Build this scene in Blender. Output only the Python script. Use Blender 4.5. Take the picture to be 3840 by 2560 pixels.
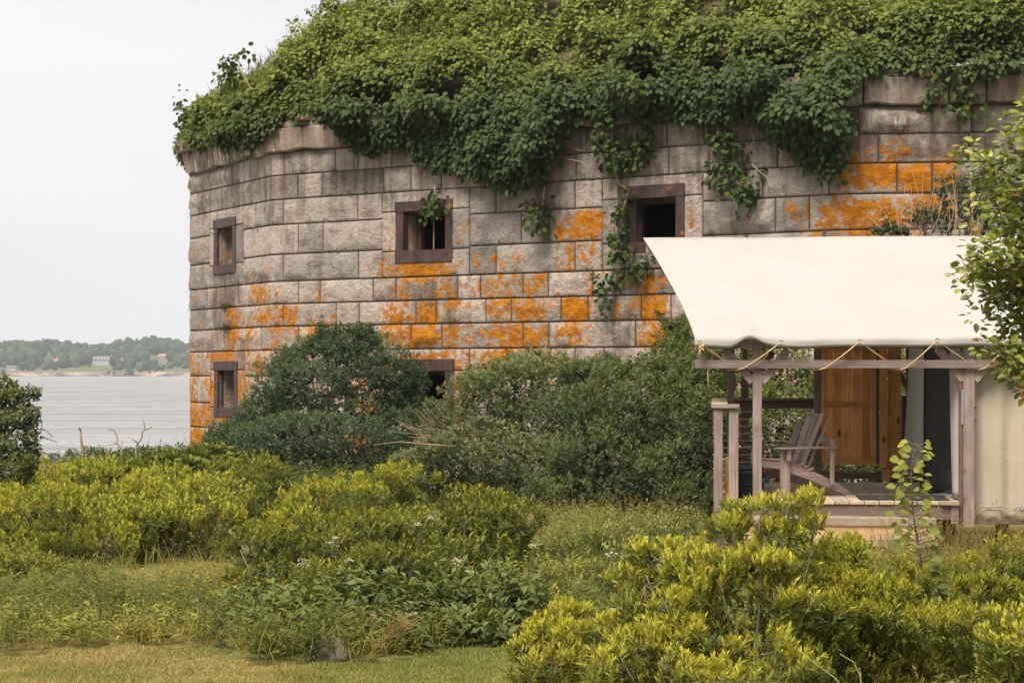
import bpy, bmesh, math, random
import numpy as np
from mathutils import Vector

R = math.radians
scene = bpy.context.scene
for o in list(bpy.data.objects):
    bpy.data.objects.remove(o)

# ------------------------------------------------------------------ camera, sky, sun, exposure
F = 7467.0            # focal length in photograph pixels (70 mm on a 36 mm wide frame)
HZ = 1397.0           # eye level in photograph pixels
CZ = 2.3              # eye height above the meadow
cam_d = bpy.data.cameras.new('camera')
cam_d.lens = 70.0
cam_d.sensor_width = 36.0
cam_d.shift_y = (HZ - 1280.0) / 3840.0
cam_d.clip_end = 20000
cam = bpy.data.objects.new('camera', cam_d)
cam.location = (0, 0, CZ)
cam.rotation_euler = (R(90), 0, 0)
scene.collection.objects.link(cam)
scene.camera = cam

SUN_EL, SUN_AZ = 56.0, 208.0     # azimuth clockwise from +Y: behind the camera, a little to the left
world = bpy.data.worlds.new('World')
scene.world = world
world.use_nodes = True
wn, wl = world.node_tree.nodes, world.node_tree.links
wn.clear()
w_out = wn.new('ShaderNodeOutputWorld')
w_bg = wn.new('ShaderNodeBackground')
w_sky = wn.new('ShaderNodeTexSky')
w_sky.sky_type = 'NISHITA'
w_sky.sun_disc = False
w_sky.sun_elevation = R(SUN_EL)
w_sky.sun_rotation = R(SUN_AZ)
w_sky.air_density = 1.0
w_sky.dust_density = 3.0
w_tc = wn.new('ShaderNodeTexCoord')
w_map = wn.new('ShaderNodeMapping')
w_map.inputs['Scale'].default_value = (1.2, 1.2, 3.2)
w_no = wn.new('ShaderNodeTexNoise')
w_no.inputs['Scale'].default_value = 1.6
w_no.inputs['Detail'].default_value = 5
w_no.inputs['Roughness'].default_value = 0.5
w_ramp = wn.new('ShaderNodeValToRGB')
w_ramp.color_ramp.elements[0].position = 0.30
w_ramp.color_ramp.elements[0].color = (7.75, 7.65, 7.95, 1)
w_ramp.color_ramp.elements[1].position = 0.72
w_ramp.color_ramp.elements[1].color = (9.2, 8.95, 8.9, 1)
w_mix = wn.new('ShaderNodeMixRGB')
w_mix.inputs['Fac'].default_value = 0.95       # an overcast layer over the clear sky
wl.new(w_tc.outputs['Generated'], w_map.inputs['Vector'])
wl.new(w_map.outputs['Vector'], w_no.inputs['Vector'])
wl.new(w_no.outputs['Fac'], w_ramp.inputs['Fac'])
wl.new(w_sky.outputs['Color'], w_mix.inputs['Color1'])
wl.new(w_ramp.outputs['Color'], w_mix.inputs['Color2'])
wl.new(w_mix.outputs['Color'], w_bg.inputs['Color'])
w_bg.inputs['Strength'].default_value = 0.056
wl.new(w_bg.outputs['Background'], w_out.inputs['Surface'])

sun_d = bpy.data.lights.new('sun', 'SUN')
sun_d.energy = 3.1
sun_d.angle = R(24)
sun_d.color = (1.0, 0.915, 0.79)
sun = bpy.data.objects.new('sun', sun_d)
sdir = Vector((math.sin(R(SUN_AZ)) * math.cos(R(SUN_EL)), math.cos(R(SUN_AZ)) * math.cos(R(SUN_EL)), math.sin(R(SUN_EL))))
sun.rotation_euler = (-sdir).to_track_quat('-Z', 'Y').to_euler()
sun.location = sdir * 60
scene.collection.objects.link(sun)

vs = scene.view_settings
vs.view_transform = 'Standard'
vs.look = 'None'
vs.exposure = 0.98
vs.gamma = 1.0
vs.use_curve_mapping = False
cy = scene.cycles
cy.max_bounces = 6
cy.diffuse_bounces = 3
cy.glossy_bounces = 2
cy.transmission_bounces = 3
cy.volume_bounces = 0
cy.transparent_max_bounces = 4
cy.use_adaptive_sampling = True
cy.use_denoising = True

# ------------------------------------------------------------------ helpers
COL = scene.collection
rng = np.random.default_rng(11)
random.seed(5)


def P3(px, py, Y):
    """a photograph pixel at a given distance, as a point in the place"""
    return np.array([(px - 1920.0) / F * Y, Y, CZ + (HZ - py) / F * Y])


def tag(o, label=None, cat=None, group=None, kind=None):
    if label: o['label'] = label
    if cat: o['category'] = cat
    if group: o['group'] = group
    if kind: o['kind'] = kind
    return o


def empty(name, loc, rz=0.0, parent=None):
    o = bpy.data.objects.new(name, None)
    o.location = Vector(loc)
    o.rotation_euler = (0, 0, rz)
    o.empty_display_size = 0.2
    COL.objects.link(o)
    if parent: o.parent = parent
    return o


def mesh_obj(name, verts, faces, mat, parent=None, smooth=False, loc=None, attrs=None):
    me = bpy.data.meshes.new(name)
    v = np.asarray(verts, dtype=np.float32)
    me.from_pydata([tuple(x) for x in v.tolist()], [], faces)
    if smooth:
        me.polygons.foreach_set('use_smooth', [True] * len(me.polygons))
    if attrs:
        for k, a in attrs.items():
            at = me.attributes.new(k, 'FLOAT', 'POINT')
            at.data.foreach_set('value', np.asarray(a, dtype=np.float32))
    me.update()
    if mat: me.materials.append(mat)
    o = bpy.data.objects.new(name, me)
    COL.objects.link(o)
    if parent: o.parent = parent
    if loc is not None: o.location = Vector(loc)
    return o


def quick_mesh(name, verts, loops, starts, mat, parent=None, col=None, smooth=False):
    """large meshes straight from arrays"""
    me = bpy.data.meshes.new(name)
    nv = len(verts)
    me.vertices.add(nv)
    me.vertices.foreach_set('co', np.asarray(verts, np.float32).ravel())
    me.loops.add(len(loops))
    me.loops.foreach_set('vertex_index', np.asarray(loops, np.int32))
    me.polygons.add(len(starts))
    me.polygons.foreach_set('loop_start', np.asarray(starts, np.int32))
    if smooth:
        me.polygons.foreach_set('use_smooth', np.ones(len(starts), dtype=bool))
    if col is not None:
        ca = me.color_attributes.new('Col', 'FLOAT_COLOR', 'POINT')
        c4 = np.ones((nv, 4), np.float32)
        c4[:, :3] = col
        ca.data.foreach_set('color', c4.ravel())
    me.update(calc_edges=True)
    me.validate()
    if mat: me.materials.append(mat)
    o = bpy.data.objects.new(name, me)
    COL.objects.link(o)
    if parent: o.parent = parent
    return o


_tab = np.random.default_rng(3).random((32, 32, 32))


def noise3(p):
    p = np.asarray(p, float)
    i = np.floor(p).astype(int)
    f = p - i
    f = f * f * (3 - 2 * f)
    out = 0
    for dx in (0, 1):
        wx = f[..., 0] if dx else 1 - f[..., 0]
        for dy in (0, 1):
            wy = f[..., 1] if dy else 1 - f[..., 1]
            for dz in (0, 1):
                wz = f[..., 2] if dz else 1 - f[..., 2]
                out = out + wx * wy * wz * _tab[(i[..., 0] + dx) % 32, (i[..., 1] + dy) % 32, (i[..., 2] + dz) % 32]
    return out


def fbm(p, o=3):
    p = np.asarray(p, float)
    s, a, t = 0, 1.0, 0
    for k in range(o):
        s = s + a * noise3(p * 2 ** k + 7.3 * k)
        t += a
        a *= 0.5
    return s / t


def unit(v):
    return v / np.maximum(np.linalg.norm(v, axis=-1, keepdims=True), 1e-9)


def tube(pts, rad, sides=6):
    pts = np.asarray(pts, float)
    n = len(pts)
    rad = np.broadcast_to(np.asarray(rad, float), (n,))
    vs_, fs = [], []
    for i in range(n):
        d = pts[min(i + 1, n - 1)] - pts[max(i - 1, 0)]
        d = d / max(np.linalg.norm(d), 1e-9)
        up = np.array([0, 0, 1.0]) if abs(d[2]) < 0.9 else np.array([1.0, 0, 0])
        a = np.cross(d, up); a /= np.linalg.norm(a)
        b = np.cross(d, a)
        for k in range(sides):
            t = 2 * math.pi * k / sides
            vs_.append(pts[i] + rad[i] * (math.cos(t) * a + math.sin(t) * b))
    for i in range(n - 1):
        for k in range(sides):
            k2 = (k + 1) % sides
            fs.append((i * sides + k, i * sides + k2, (i + 1) * sides + k2, (i + 1) * sides + k))
    fs.append(tuple(range(sides - 1, -1, -1)))
    fs.append(tuple((n - 1) * sides + k for k in range(sides)))
    return vs_, fs


class Geo:
    def __init__(s):
        s.v, s.f = [], []

    def add(s, vf):
        v, f = vf
        n = len(s.v)
        s.v.extend(v)
        s.f.extend(tuple(i + n for i in g) for g in f)
        return s

    def obj(s, name, mat, parent=None, smooth=False, off=None):
        v = np.asarray(s.v, float)
        if off is not None: v = v - np.asarray(off, float)
        return mesh_obj(name, v, s.f, mat, parent, smooth)


def bm_box(x0, x1, y0, y1, z0, z1, bev=0.004):
    bm = bmesh.new()
    bmesh.ops.create_cube(bm, size=1.0)
    for v in bm.verts:
        v.co = Vector(((x0 + x1) / 2 + v.co.x * (x1 - x0), (y0 + y1) / 2 + v.co.y * (y1 - y0), (z0 + z1) / 2 + v.co.z * (z1 - z0)))
    if bev:
        bev = min(bev, 0.3 * min(abs(x1 - x0), abs(y1 - y0), abs(z1 - z0)))
        bmesh.ops.bevel(bm, geom=bm.edges[:], offset=bev, segments=1, affect='EDGES')
    return bm


def bm_obj(name, bm, mat, parent=None):
    me = bpy.data.meshes.new(name)
    bmesh.ops.recalc_face_normals(bm, faces=bm.faces[:])
    bm.to_mesh(me)
    bm.free()
    if mat: me.materials.append(mat)
    o = bpy.data.objects.new(name, me)
    COL.objects.link(o)
    if parent: o.parent = parent
    return o


def box(name, x0, x1, y0, y1, z0, z1, mat, parent, bev=0.004):
    return bm_obj(name, bm_box(min(x0, x1), max(x0, x1), min(y0, y1), max(y0, y1), min(z0, z1), max(z0, z1), bev), mat, parent)


def beam(name, p, q, w, h, mat, parent, up=(0, 1, 0), bev=0.004):
    """a squared timber from p to q; own axes so that the grain runs along it"""
    p, q = Vector(p), Vector(q)
    d = (q - p)
    L = d.length
    x = d.normalized()
    yv = Vector(up)
    yv = (yv - x * yv.dot(x)).normalized()
    z = x.cross(yv)
    o = bm_obj(name, bm_box(0, L, -w / 2, w / 2, -h / 2, h / 2, bev), mat, parent)
    from mathutils import Matrix
    m = Matrix(((x.x, yv.x, z.x, p.x), (x.y, yv.y, z.y, p.y), (x.z, yv.z, z.z, p.z), (0, 0, 0, 1)))
    o.matrix_local = m
    return o


# ------------------------------------------------------------------ materials
def mat_new(name):
    m = bpy.data.materials.new(name)
    m.use_nodes = True
    n, l = m.node_tree.nodes, m.node_tree.links
    n.clear()
    out = n.new('ShaderNodeOutputMaterial')
    b = n.new('ShaderNodeBsdfPrincipled')
    l.new(b.outputs['BSDF'], out.inputs['Surface'])
    return m, n, l, b, out


def mixc(n, l, fac, a, b, mode='MIX'):
    m = n.new('ShaderNodeMixRGB')
    m.blend_type = mode
    for s, v in ((m.inputs['Fac'], fac), (m.inputs['Color1'], a), (m.inputs['Color2'], b)):
        if hasattr(v, 'is_linked') or hasattr(v, 'links'):
            l.new(v, s)
        elif isinstance(v, (int, float)):
            s.default_value = v
        else:
            s.default_value = (*v, 1) if len(v) == 3 else v
    return m.outputs['Color']


def math_(n, l, op, a, b=None, clamp=False):
    m = n.new('ShaderNodeMath')
    m.operation = op
    m.use_clamp = clamp
    for s, v in ((m.inputs[0], a), (m.inputs[1], b)):
        if v is None: continue
        if isinstance(v, (int, float)): s.default_value = v
        else: l.new(v, s)
    return m.outputs['Value']


def noise_n(n, l, vec, scale, detail=4, rough=0.55, dist=0.0):
    t = n.new('ShaderNodeTexNoise')
    t.inputs['Scale'].default_value = scale
    t.inputs['Detail'].default_value = detail
    t.inputs['Roughness'].default_value = rough
    t.inputs['Distortion'].default_value = dist
    if vec is not None: l.new(vec, t.inputs['Vector'])
    return t.outputs['Fac']


def ramp_n(n, l, fac, stops):
    r = n.new('ShaderNodeValToRGB')
    e = r.color_ramp.elements
    while len(e) < len(stops): e.new(0.5)
    for k, (p, c) in enumerate(stops):
        e[k].position = p
        e[k].color = (c, c, c, 1) if isinstance(c, (int, float)) else (*c, 1)
    l.new(fac, r.inputs['Fac'])
    return r.outputs['Color']


def scaled(n, l, vec, s):
    m = n.new('ShaderNodeMapping')
    m.inputs['Scale'].default_value = s
    l.new(vec, m.inputs['Vector'])
    return m.outputs['Vector']


def bump_n(n, l, h, strength, dist, bsdf):
    b = n.new('ShaderNodeBump')
    b.inputs['Strength'].default_value = strength
    b.inputs['Distance'].default_value = dist
    l.new(h, b.inputs['Height'])
    l.new(b.outputs['Normal'], bsdf.inputs['Normal'])


def attr(n, name):
    a = n.new('ShaderNodeAttribute')
    a.attribute_name = name
    return a


def plain(name, col, rough=0.8, var=0.15, scale=12.0, metal=0.0):
    m, n, l, b, _ = mat_new(name)
    tc = n.new('ShaderNodeTexCoord')
    f = noise_n(n, l, tc.outputs['Object'], scale, 5, 0.6)
    lo = tuple(c * (1 - var) for c in col)
    hi = tuple(min(1, c * (1 + var)) for c in col)
    l.new(ramp_n(n, l, f, [(0.3, lo), (0.7, hi)]), b.inputs['Base Color'])
    b.inputs['Roughness'].default_value = rough
    b.inputs['Metallic'].default_value = metal
    b.inputs['Specular IOR Level'].default_value = 0.25
    bump_n(n, l, f, 0.2, 0.01, b)
    return m


def leaf_mat(name, trans=0.28, rough=0.5, spec=0.25):
    m, n, l, b, out = mat_new(name)
    a = attr(n, 'Col')
    l.new(a.outputs['Color'], b.inputs['Base Color'])
    b.inputs['Roughness'].default_value = rough
    b.inputs['Specular IOR Level'].default_value = spec
    t = n.new('ShaderNodeBsdfTranslucent')
    tcol = mixc(n, l, 1.0, a.outputs['Color'], (1.25, 1.2, 0.55), 'MULTIPLY')
    l.new(tcol, t.inputs['Color'])
    mx = n.new('ShaderNodeMixShader')
    mx.inputs['Fac'].default_value = trans
    l.new(b.outputs['BSDF'], mx.inputs[1])
    l.new(t.outputs['BSDF'], mx.inputs[2])
    l.new(mx.outputs['Shader'], out.inputs['Surface'])
    return m


def wood_mat(name, c1, c2, axis, knots=0.0, knotcol=(0.06, 0.03, 0.015), rough=0.8, bumpk=0.35):
    """grain along a local axis, board to board variation by object"""
    m, n, l, b, _ = mat_new(name)
    tc = n.new('ShaderNodeTexCoord')
    oi = n.new('ShaderNodeObjectInfo')
    off = n.new('ShaderNodeVectorMath')
    off.operation = 'ADD'
    cmb = n.new('ShaderNodeCombineXYZ')
    r10 = math_(n, l, 'MULTIPLY', oi.outputs['Random'], 37.0)
    for i in range(3): l.new(r10, cmb.inputs[i])
    l.new(tc.outputs['Object'], off.inputs[0])
    l.new(cmb.outputs['Vector'], off.inputs[1])
    s = [26.0, 26.0, 26.0]
    s[axis] = 1.3
    gv = scaled(n, l, off.outputs['Vector'], s)
    g = noise_n(n, l, gv, 1.6, 6, 0.62, 0.6)
    c = ramp_n(n, l, g, [(0.28, c1), (0.5, tuple((x + y) / 2 for x, y in zip(c1, c2))), (0.72, c2)])
    hv = math_(n, l, 'MULTIPLY_ADD', oi.outputs['Random'], 0.5)
    hv.node.inputs[2].default_value = 0.75
    cv = n.new('ShaderNodeCombineXYZ')
    for i in range(3): l.new(hv, cv.inputs[i])
    c = mixc(n, l, 1.0, c, cv.outputs['Vector'], 'MULTIPLY')
    weather = noise_n(n, l, off.outputs['Vector'], 2.2, 4, 0.6)
    wf = ramp_n(n, l, weather, [(0.42, 0.0), (0.7, 0.45)])
    c = mixc(n, l, wf, c, tuple(x * 0.55 for x in c1))
    if knots > 0:
        ks = [7.0, 7.0, 7.0]
        ks[axis] = 3.0
        vo = n.new('ShaderNodeTexVoronoi')
        vo.inputs['Scale'].default_value = 1.0
        l.new(scaled(n, l, off.outputs['Vector'], ks), vo.inputs['Vector'])
        kf = ramp_n(n, l, vo.outputs['Distance'], [(0.10, knots), (0.2, 0.0)])
        c = mixc(n, l, kf, c, knotcol)
    l.new(c, b.inputs['Base Color'])
    b.inputs['Roughness'].default_value = rough
    b.inputs['Specular IOR Level'].default_value = 0.2
    bump_n(n, l, g, bumpk, 0.006, b)
    return m


M = {}
for ax, nm in ((0, 'x'), (1, 'y'), (2, 'z')):
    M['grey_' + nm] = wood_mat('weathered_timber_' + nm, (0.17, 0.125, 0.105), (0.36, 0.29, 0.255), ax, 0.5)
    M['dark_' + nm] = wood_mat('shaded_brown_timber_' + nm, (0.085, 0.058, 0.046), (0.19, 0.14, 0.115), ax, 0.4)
    M['deck_' + nm] = wood_mat('deck_timber_' + nm, (0.30, 0.23, 0.165), (0.50, 0.40, 0.30), ax, 0.2)
    M['cedar_' + nm] = wood_mat('cedar_timber_' + nm, (0.40, 0.175, 0.05), (0.68, 0.345, 0.12), ax, 0.9, (0.05, 0.015, 0.006), 0.6, 0.2)
    M['pine_' + nm] = wood_mat('new_pine_timber_' + nm, (0.40, 0.24, 0.115), (0.60, 0.41, 0.23), ax, 0.8, (0.13, 0.06, 0.03), 0.7, 0.2)
M['chair'] = wood_mat('chair_timber', (0.23, 0.165, 0.14), (0.45, 0.36, 0.31), 0, 0.3)
M['leaf'] = leaf_mat('leaf', 0.31, 0.62, 0.14)
M['leaf_gloss'] = leaf_mat('glossy_leaf', 0.2, 0.42, 0.4)
M['leaf_thin'] = leaf_mat('thin_leaf', 0.48, 0.55, 0.2)
M['bark'] = plain('grey_bark', (0.16, 0.125, 0.10), 0.9, 0.35, 30)
M['bark_pale'] = plain('pale_bark', (0.30, 0.22, 0.155), 0.9, 0.3, 30)
M['dead'] = plain('dead_twig', (0.30, 0.215, 0.145), 0.9, 0.25, 30)
M['straw'] = plain('straw', (0.50, 0.33, 0.14), 0.85, 0.25, 20)
M['iron'] = plain('rusted_iron', (0.085, 0.05, 0.043), 0.6, 0.35, 9)
M['dark'] = plain('dark_masonry', (0.03, 0.027, 0.024), 1.0, 0.3, 3)  # near-black colour stands in for the unlit room behind the windows
M['mortar'] = plain('mortar', (0.062, 0.05, 0.038), 0.95, 0.35, 8)
M['soil'] = plain('soil', (0.075, 0.058, 0.032), 0.95, 0.4, 3)
M['rope'] = plain('rope', (0.52, 0.36, 0.20), 0.9, 0.2, 120)
M['steel'] = plain('galvanised_steel', (0.42, 0.43, 0.45), 0.45, 0.1, 20, 0.8)
M['cable'] = plain('cable', (0.55, 0.50, 0.34), 0.5, 0.1, 20, 0.3)
M['black'] = plain('black_plastic', (0.014, 0.014, 0.016), 0.55, 0.2, 20)
M['teal'] = plain('teal_plastic', (0.01, 0.24, 0.32), 0.4, 0.1, 20)
M['mat'] = plain('rubber_mat', (0.035, 0.034, 0.037), 0.9, 0.5, 160)
M['net'] = plain('charcoal_mesh', (0.045, 0.043, 0.047), 0.9, 0.2, 200)
M['zip'] = plain('black_webbing', (0.012, 0.012, 0.014), 0.8, 0.2, 60)
M['brick'] = plain('old_brick', (0.22, 0.12, 0.075), 0.9, 0.3, 20)
M['rubble'] = plain('rubble', (0.17, 0.135, 0.105), 0.95, 0.5, 7)
M['white'] = plain('white_paint', (0.46, 0.455, 0.45), 0.7, 0.05, 1)
M['slate'] = plain('grey_shingle', (0.13, 0.127, 0.13), 0.9, 0.1, 1)
M['redroof'] = plain('red_roof', (0.45, 0.13, 0.08), 0.9, 0.1, 1)
M['pinkwall'] = plain('pink_wall', (0.38, 0.25, 0.22), 0.9, 0.1, 1)
M['glass'] = plain('dark_pane', (0.07, 0.08, 0.09), 0.2, 0.1, 1)
M['shorerock'] = plain('shore_rock', (0.30, 0.22, 0.17), 0.95, 0.5, 0.05)
M['sand'] = plain('sand', (0.55, 0.42, 0.30), 0.95, 0.1, 0.1)
M['petal'] = plain('petal', (0.80, 0.78, 0.68), 0.7, 0.05, 10)
M['yellow'] = plain('yellow_petal', (0.75, 0.50, 0.02), 0.7, 0.1, 10)


def canvas_mat(name, col, warm, trans=0.12, wrk=0.18):
    m, n, l, b, out = mat_new(name)
    tc = n.new('ShaderNodeTexCoord')
    f = noise_n(n, l, tc.outputs['Object'], 1.1, 5, 0.6)
    c = ramp_n(n, l, f, [(0.35, tuple(x * y for x, y in zip(col, warm))), (0.6, col)])
    fine = noise_n(n, l, tc.outputs['Object'], 130.0, 2, 0.5)
    l.new(c, b.inputs['Base Color'])
    b.inputs['Roughness'].default_value = 0.85
    b.inputs['Specular IOR Level'].default_value = 0.15
    wr = noise_n(n, l, scaled(n, l, tc.outputs['Object'], (2.0, 2.0, 4.0)), 1.0, 4, 0.55, 0.8)
    hsum = math_(n, l, 'MULTIPLY_ADD', fine, 0.02)
    l.new(wr, hsum.node.inputs[2])
    bump_n(n, l, hsum, wrk, 0.12, b)
    t = n.new('ShaderNodeBsdfTranslucent')
    l.new(c, t.inputs['Color'])
    mx = n.new('ShaderNodeMixShader')
    mx.inputs['Fac'].default_value = trans
    l.new(b.outputs['BSDF'], mx.inputs[1])
    l.new(t.outputs['BSDF'], mx.inputs[2])
    l.new(mx.outputs['Shader'], out.inputs['Surface'])
    return m


M['canvas'] = canvas_mat('cream_canvas', (0.57, 0.55, 0.525), (0.95, 0.94, 0.91), 0.38, 0.10)
M['canvas_wall'] = canvas_mat('beige_canvas', (0.52, 0.46, 0.365), (0.90, 0.88, 0.83), 0.25, 0.08)


def granite_mat():
    m, n, l, b, _ = mat_new('granite')
    geo = n.new('ShaderNodeNewGeometry')
    pos = geo.outputs['Position']
    oi = n.new('ShaderNodeObjectInfo')
    tone = ramp_n(n, l, oi.outputs['Random'], [(0.0, (0.235, 0.213, 0.194)), (0.18, (0.448, 0.385, 0.337)), (0.36, (0.302, 0.270, 0.244)), (0.54, (0.515, 0.438, 0.380)), (0.72, (0.347, 0.305, 0.273)), (0.88, (0.482, 0.411, 0.359)), (1.0, (0.258, 0.231, 0.211))])
    big = noise_n(n, l, pos, 2.2, 5, 0.62)
    tone = mixc(n, l, 1.0, tone, ramp_n(n, l, big, [(0.28, 0.58), (0.5, 1.0), (0.75, 1.15)]), 'MULTIPLY')
    sp = noise_n(n, l, pos, 55.0, 3, 0.7)
    tone = mixc(n, l, 1.0, tone, ramp_n(n, l, sp, [(0.3, 0.5), (0.5, 1.0), (0.7, 1.25)]), 'MULTIPLY')
    # water stains: vertical, darker and browner where the face has been running wet
    st = attr(n, 'stain').outputs['Fac']
    run = noise_n(n, l, scaled(n, l, pos, (4.5, 4.5, 0.42)), 1.0, 5, 0.6)
    sf = math_(n, l, 'ADD', math_(n, l, 'MULTIPLY', run, 1.5), math_(n, l, 'SUBTRACT', st, 0.97))
    sf = ramp_n(n, l, sf, [(0.0, 0.0), (0.45, 0.85)])
    tone = mixc(n, l, sf, tone, (0.115, 0.082, 0.06))
    # grey-green algae low on each block
    al = attr(n, 'algae').outputs['Fac']
    af = math_(n, l, 'SUBTRACT', math_(n, l, 'ADD', al, noise_n(n, l, pos, 6.0, 5, 0.65)), 0.95)
    tone = mixc(n, l, ramp_n(n, l, af, [(0.0, 0.0), (0.3, 0.75)]), tone, (0.07, 0.072, 0.042))
    # white lime runs
    wh = attr(n, 'lime').outputs['Fac']
    run2 = noise_n(n, l, scaled(n, l, pos, (9.0, 9.0, 0.5)), 1.0, 4, 0.6)
    wf = math_(n, l, 'SUBTRACT', math_(n, l, 'ADD', wh, run2), 1.08)
    tone = mixc(n, l, ramp_n(n, l, wf, [(0.0, 0.0), (0.18, 0.8)]), tone, (0.66, 0.60, 0.53))
    # orange lichen crusts
    li = attr(n, 'lichen').outputs['Fac']
    ln = noise_n(n, l, pos, 6.5, 10, 0.72, 0.25)
    lb = noise_n(n, l, pos, 1.9, 4, 0.6, 0.8)
    lsum = math_(n, l, 'ADD', math_(n, l, 'MULTIPLY', ln, 2.6), math_(n, l, 'MULTIPLY', lb, 1.2))
    lf0 = math_(n, l, 'SUBTRACT', math_(n, l, 'ADD', math_(n, l, 'MULTIPLY', li, 1.05), lsum), 2.32)
    lf = ramp_n(n, l, lf0, [(0.0, 0.0), (0.09, 0.75), (0.35, 1.0)])
    lcol = ramp_n(n, l, noise_n(n, l, pos, 5.0, 8, 0.75), [(0.25, (0.15, 0.055, 0.012)), (0.40, (0.34, 0.118, 0.008)), (0.56, (0.50, 0.185, 0.008)), (0.75, (0.60, 0.265, 0.02))])
    tone = mixc(n, l, lf, tone, lcol)
    l.new(tone, b.inputs['Base Color'])
    b.inputs['Roughness'].default_value = 0.92
    b.inputs['Specular IOR Level'].default_value = 0.12
    h = math_(n, l, 'ADD', noise_n(n, l, pos, 7.0, 9, 0.68, 0.2), math_(n, l, 'MULTIPLY', sp, 0.12))
    bump_n(n, l, h, 0.95, 0.14, b)
    return m


M['granite'] = granite_mat()


def cornice_mat():
    m, n, l, b, _ = mat_new('cornice_stone')
    pos = n.new('ShaderNodeNewGeometry').outputs['Position']
    run = noise_n(n, l, scaled(n, l, pos, (3.6, 3.6, 0.6)), 1.0, 7, 0.68)
    c = ramp_n(n, l, run, [(0.25, (0.105, 0.07, 0.048)), (0.42, (0.175, 0.135, 0.108)), (0.58, (0.29, 0.238, 0.198)), (0.72, (0.42, 0.36, 0.31))])
    run2 = noise_n(n, l, scaled(n, l, pos, (8.0, 8.0, 0.6)), 1.0, 4, 0.6)
    wh = attr(n, 'lime').outputs['Fac']
    wf = math_(n, l, 'SUBTRACT', math_(n, l, 'ADD', wh, run2), 1.12)
    c = mixc(n, l, ramp_n(n, l, wf, [(0.0, 0.0), (0.1, 0.85)]), c, (0.66, 0.59, 0.52))
    sp = noise_n(n, l, pos, 40.0, 4, 0.7)
    c = mixc(n, l, 1.0, c, ramp_n(n, l, sp, [(0.3, 0.7), (0.6, 1.1)]), 'MULTIPLY')
    l.new(c, b.inputs['Base Color'])
    b.inputs['Roughness'].default_value = 0.9
    b.inputs['Specular IOR Level'].default_value = 0.15
    bump_n(n, l, noise_n(n, l, pos, 7.0, 8, 0.68), 0.55, 0.06, b)
    return m


M['cornice'] = cornice_mat()


def ground_mat():
    m, n, l, b, _ = mat_new('meadow_ground')
    pos = n.new('ShaderNodeNewGeometry').outputs['Position']
    a = noise_n(n, l, pos, 0.9, 5, 0.6)
    c = ramp_n(n, l, a, [(0.3, (0.13, 0.135, 0.038)), (0.5, (0.20, 0.18, 0.06)), (0.62, (0.29, 0.215, 0.085)), (0.75, (0.19, 0.175, 0.055))])
    f = noise_n(n, l, pos, 45.0, 4, 0.7)
    c = mixc(n, l, 1.0, c, ramp_n(n, l, f, [(0.3, 0.55), (0.65, 1.25)]), 'MULTIPLY')
    l.new(c, b.inputs['Base Color'])
    b.inputs['Roughness'].default_value = 0.95
    b.inputs['Specular IOR Level'].default_value = 0.1
    bump_n(n, l, f, 0.6, 0.05, b)
    return m


M['ground'] = ground_mat()


def water_mat():
    m, n, l, b, _ = mat_new('bay_water')
    pos = n.new('ShaderNodeNewGeometry').outputs['Position']
    stk = noise_n(n, l, scaled(n, l, pos, (0.035, 0.085, 1)), 1.0, 7, 0.72, 1.2)
    l.new(ramp_n(n, l, stk, [(0.3, (0.18, 0.182, 0.183)), (0.5, (0.24, 0.24, 0.24)), (0.7, (0.31, 0.308, 0.306))]), b.inputs['Base Color'])  # streaks in the base colour imitate light reflected by ripples
    l.new(ramp_n(n, l, stk, [(0.35, 0.5), (0.65, 0.22)]), b.inputs['Roughness'])
    b.inputs['IOR'].default_value = 1.33
    h1 = noise_n(n, l, scaled(n, l, pos, (0.16, 0.55, 1)), 1.0, 6, 0.62, 0.4)
    h2 = noise_n(n, l, scaled(n, l, pos, (0.9, 2.6, 1)), 1.0, 4, 0.6)
    h3 = noise_n(n, l, scaled(n, l, pos, (0.02, 0.06, 1)), 1.0, 4, 0.6)
    h = math_(n, l, 'ADD', math_(n, l, 'ADD', h1, math_(n, l, 'MULTIPLY', h2, 0.22)), math_(n, l, 'MULTIPLY', h3, 2.0))
    bump_n(n, l, h, 0.9, 1.3, b)
    return m


M['water'] = water_mat()


def woods_mat(name, cols):
    m, n, l, b, _ = mat_new(name)
    a = attr(n, 'Col')
    pos = n.new('ShaderNodeNewGeometry').outputs['Position']
    f = noise_n(n, l, pos, 0.45, 4, 0.7)
    c = mixc(n, l, 1.0, a.outputs['Color'], ramp_n(n, l, f, [(0.3, 0.6), (0.7, 1.35)]), 'MULTIPLY')
    l.new(c, b.inputs['Base Color'])
    b.inputs['Roughness'].default_value = 0.95
    b.inputs['Specular IOR Level'].default_value = 0.05
    bump_n(n, l, f, 0.8, 1.5, b)
    return m


M['woods'] = woods_mat('far_woods', None)


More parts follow.
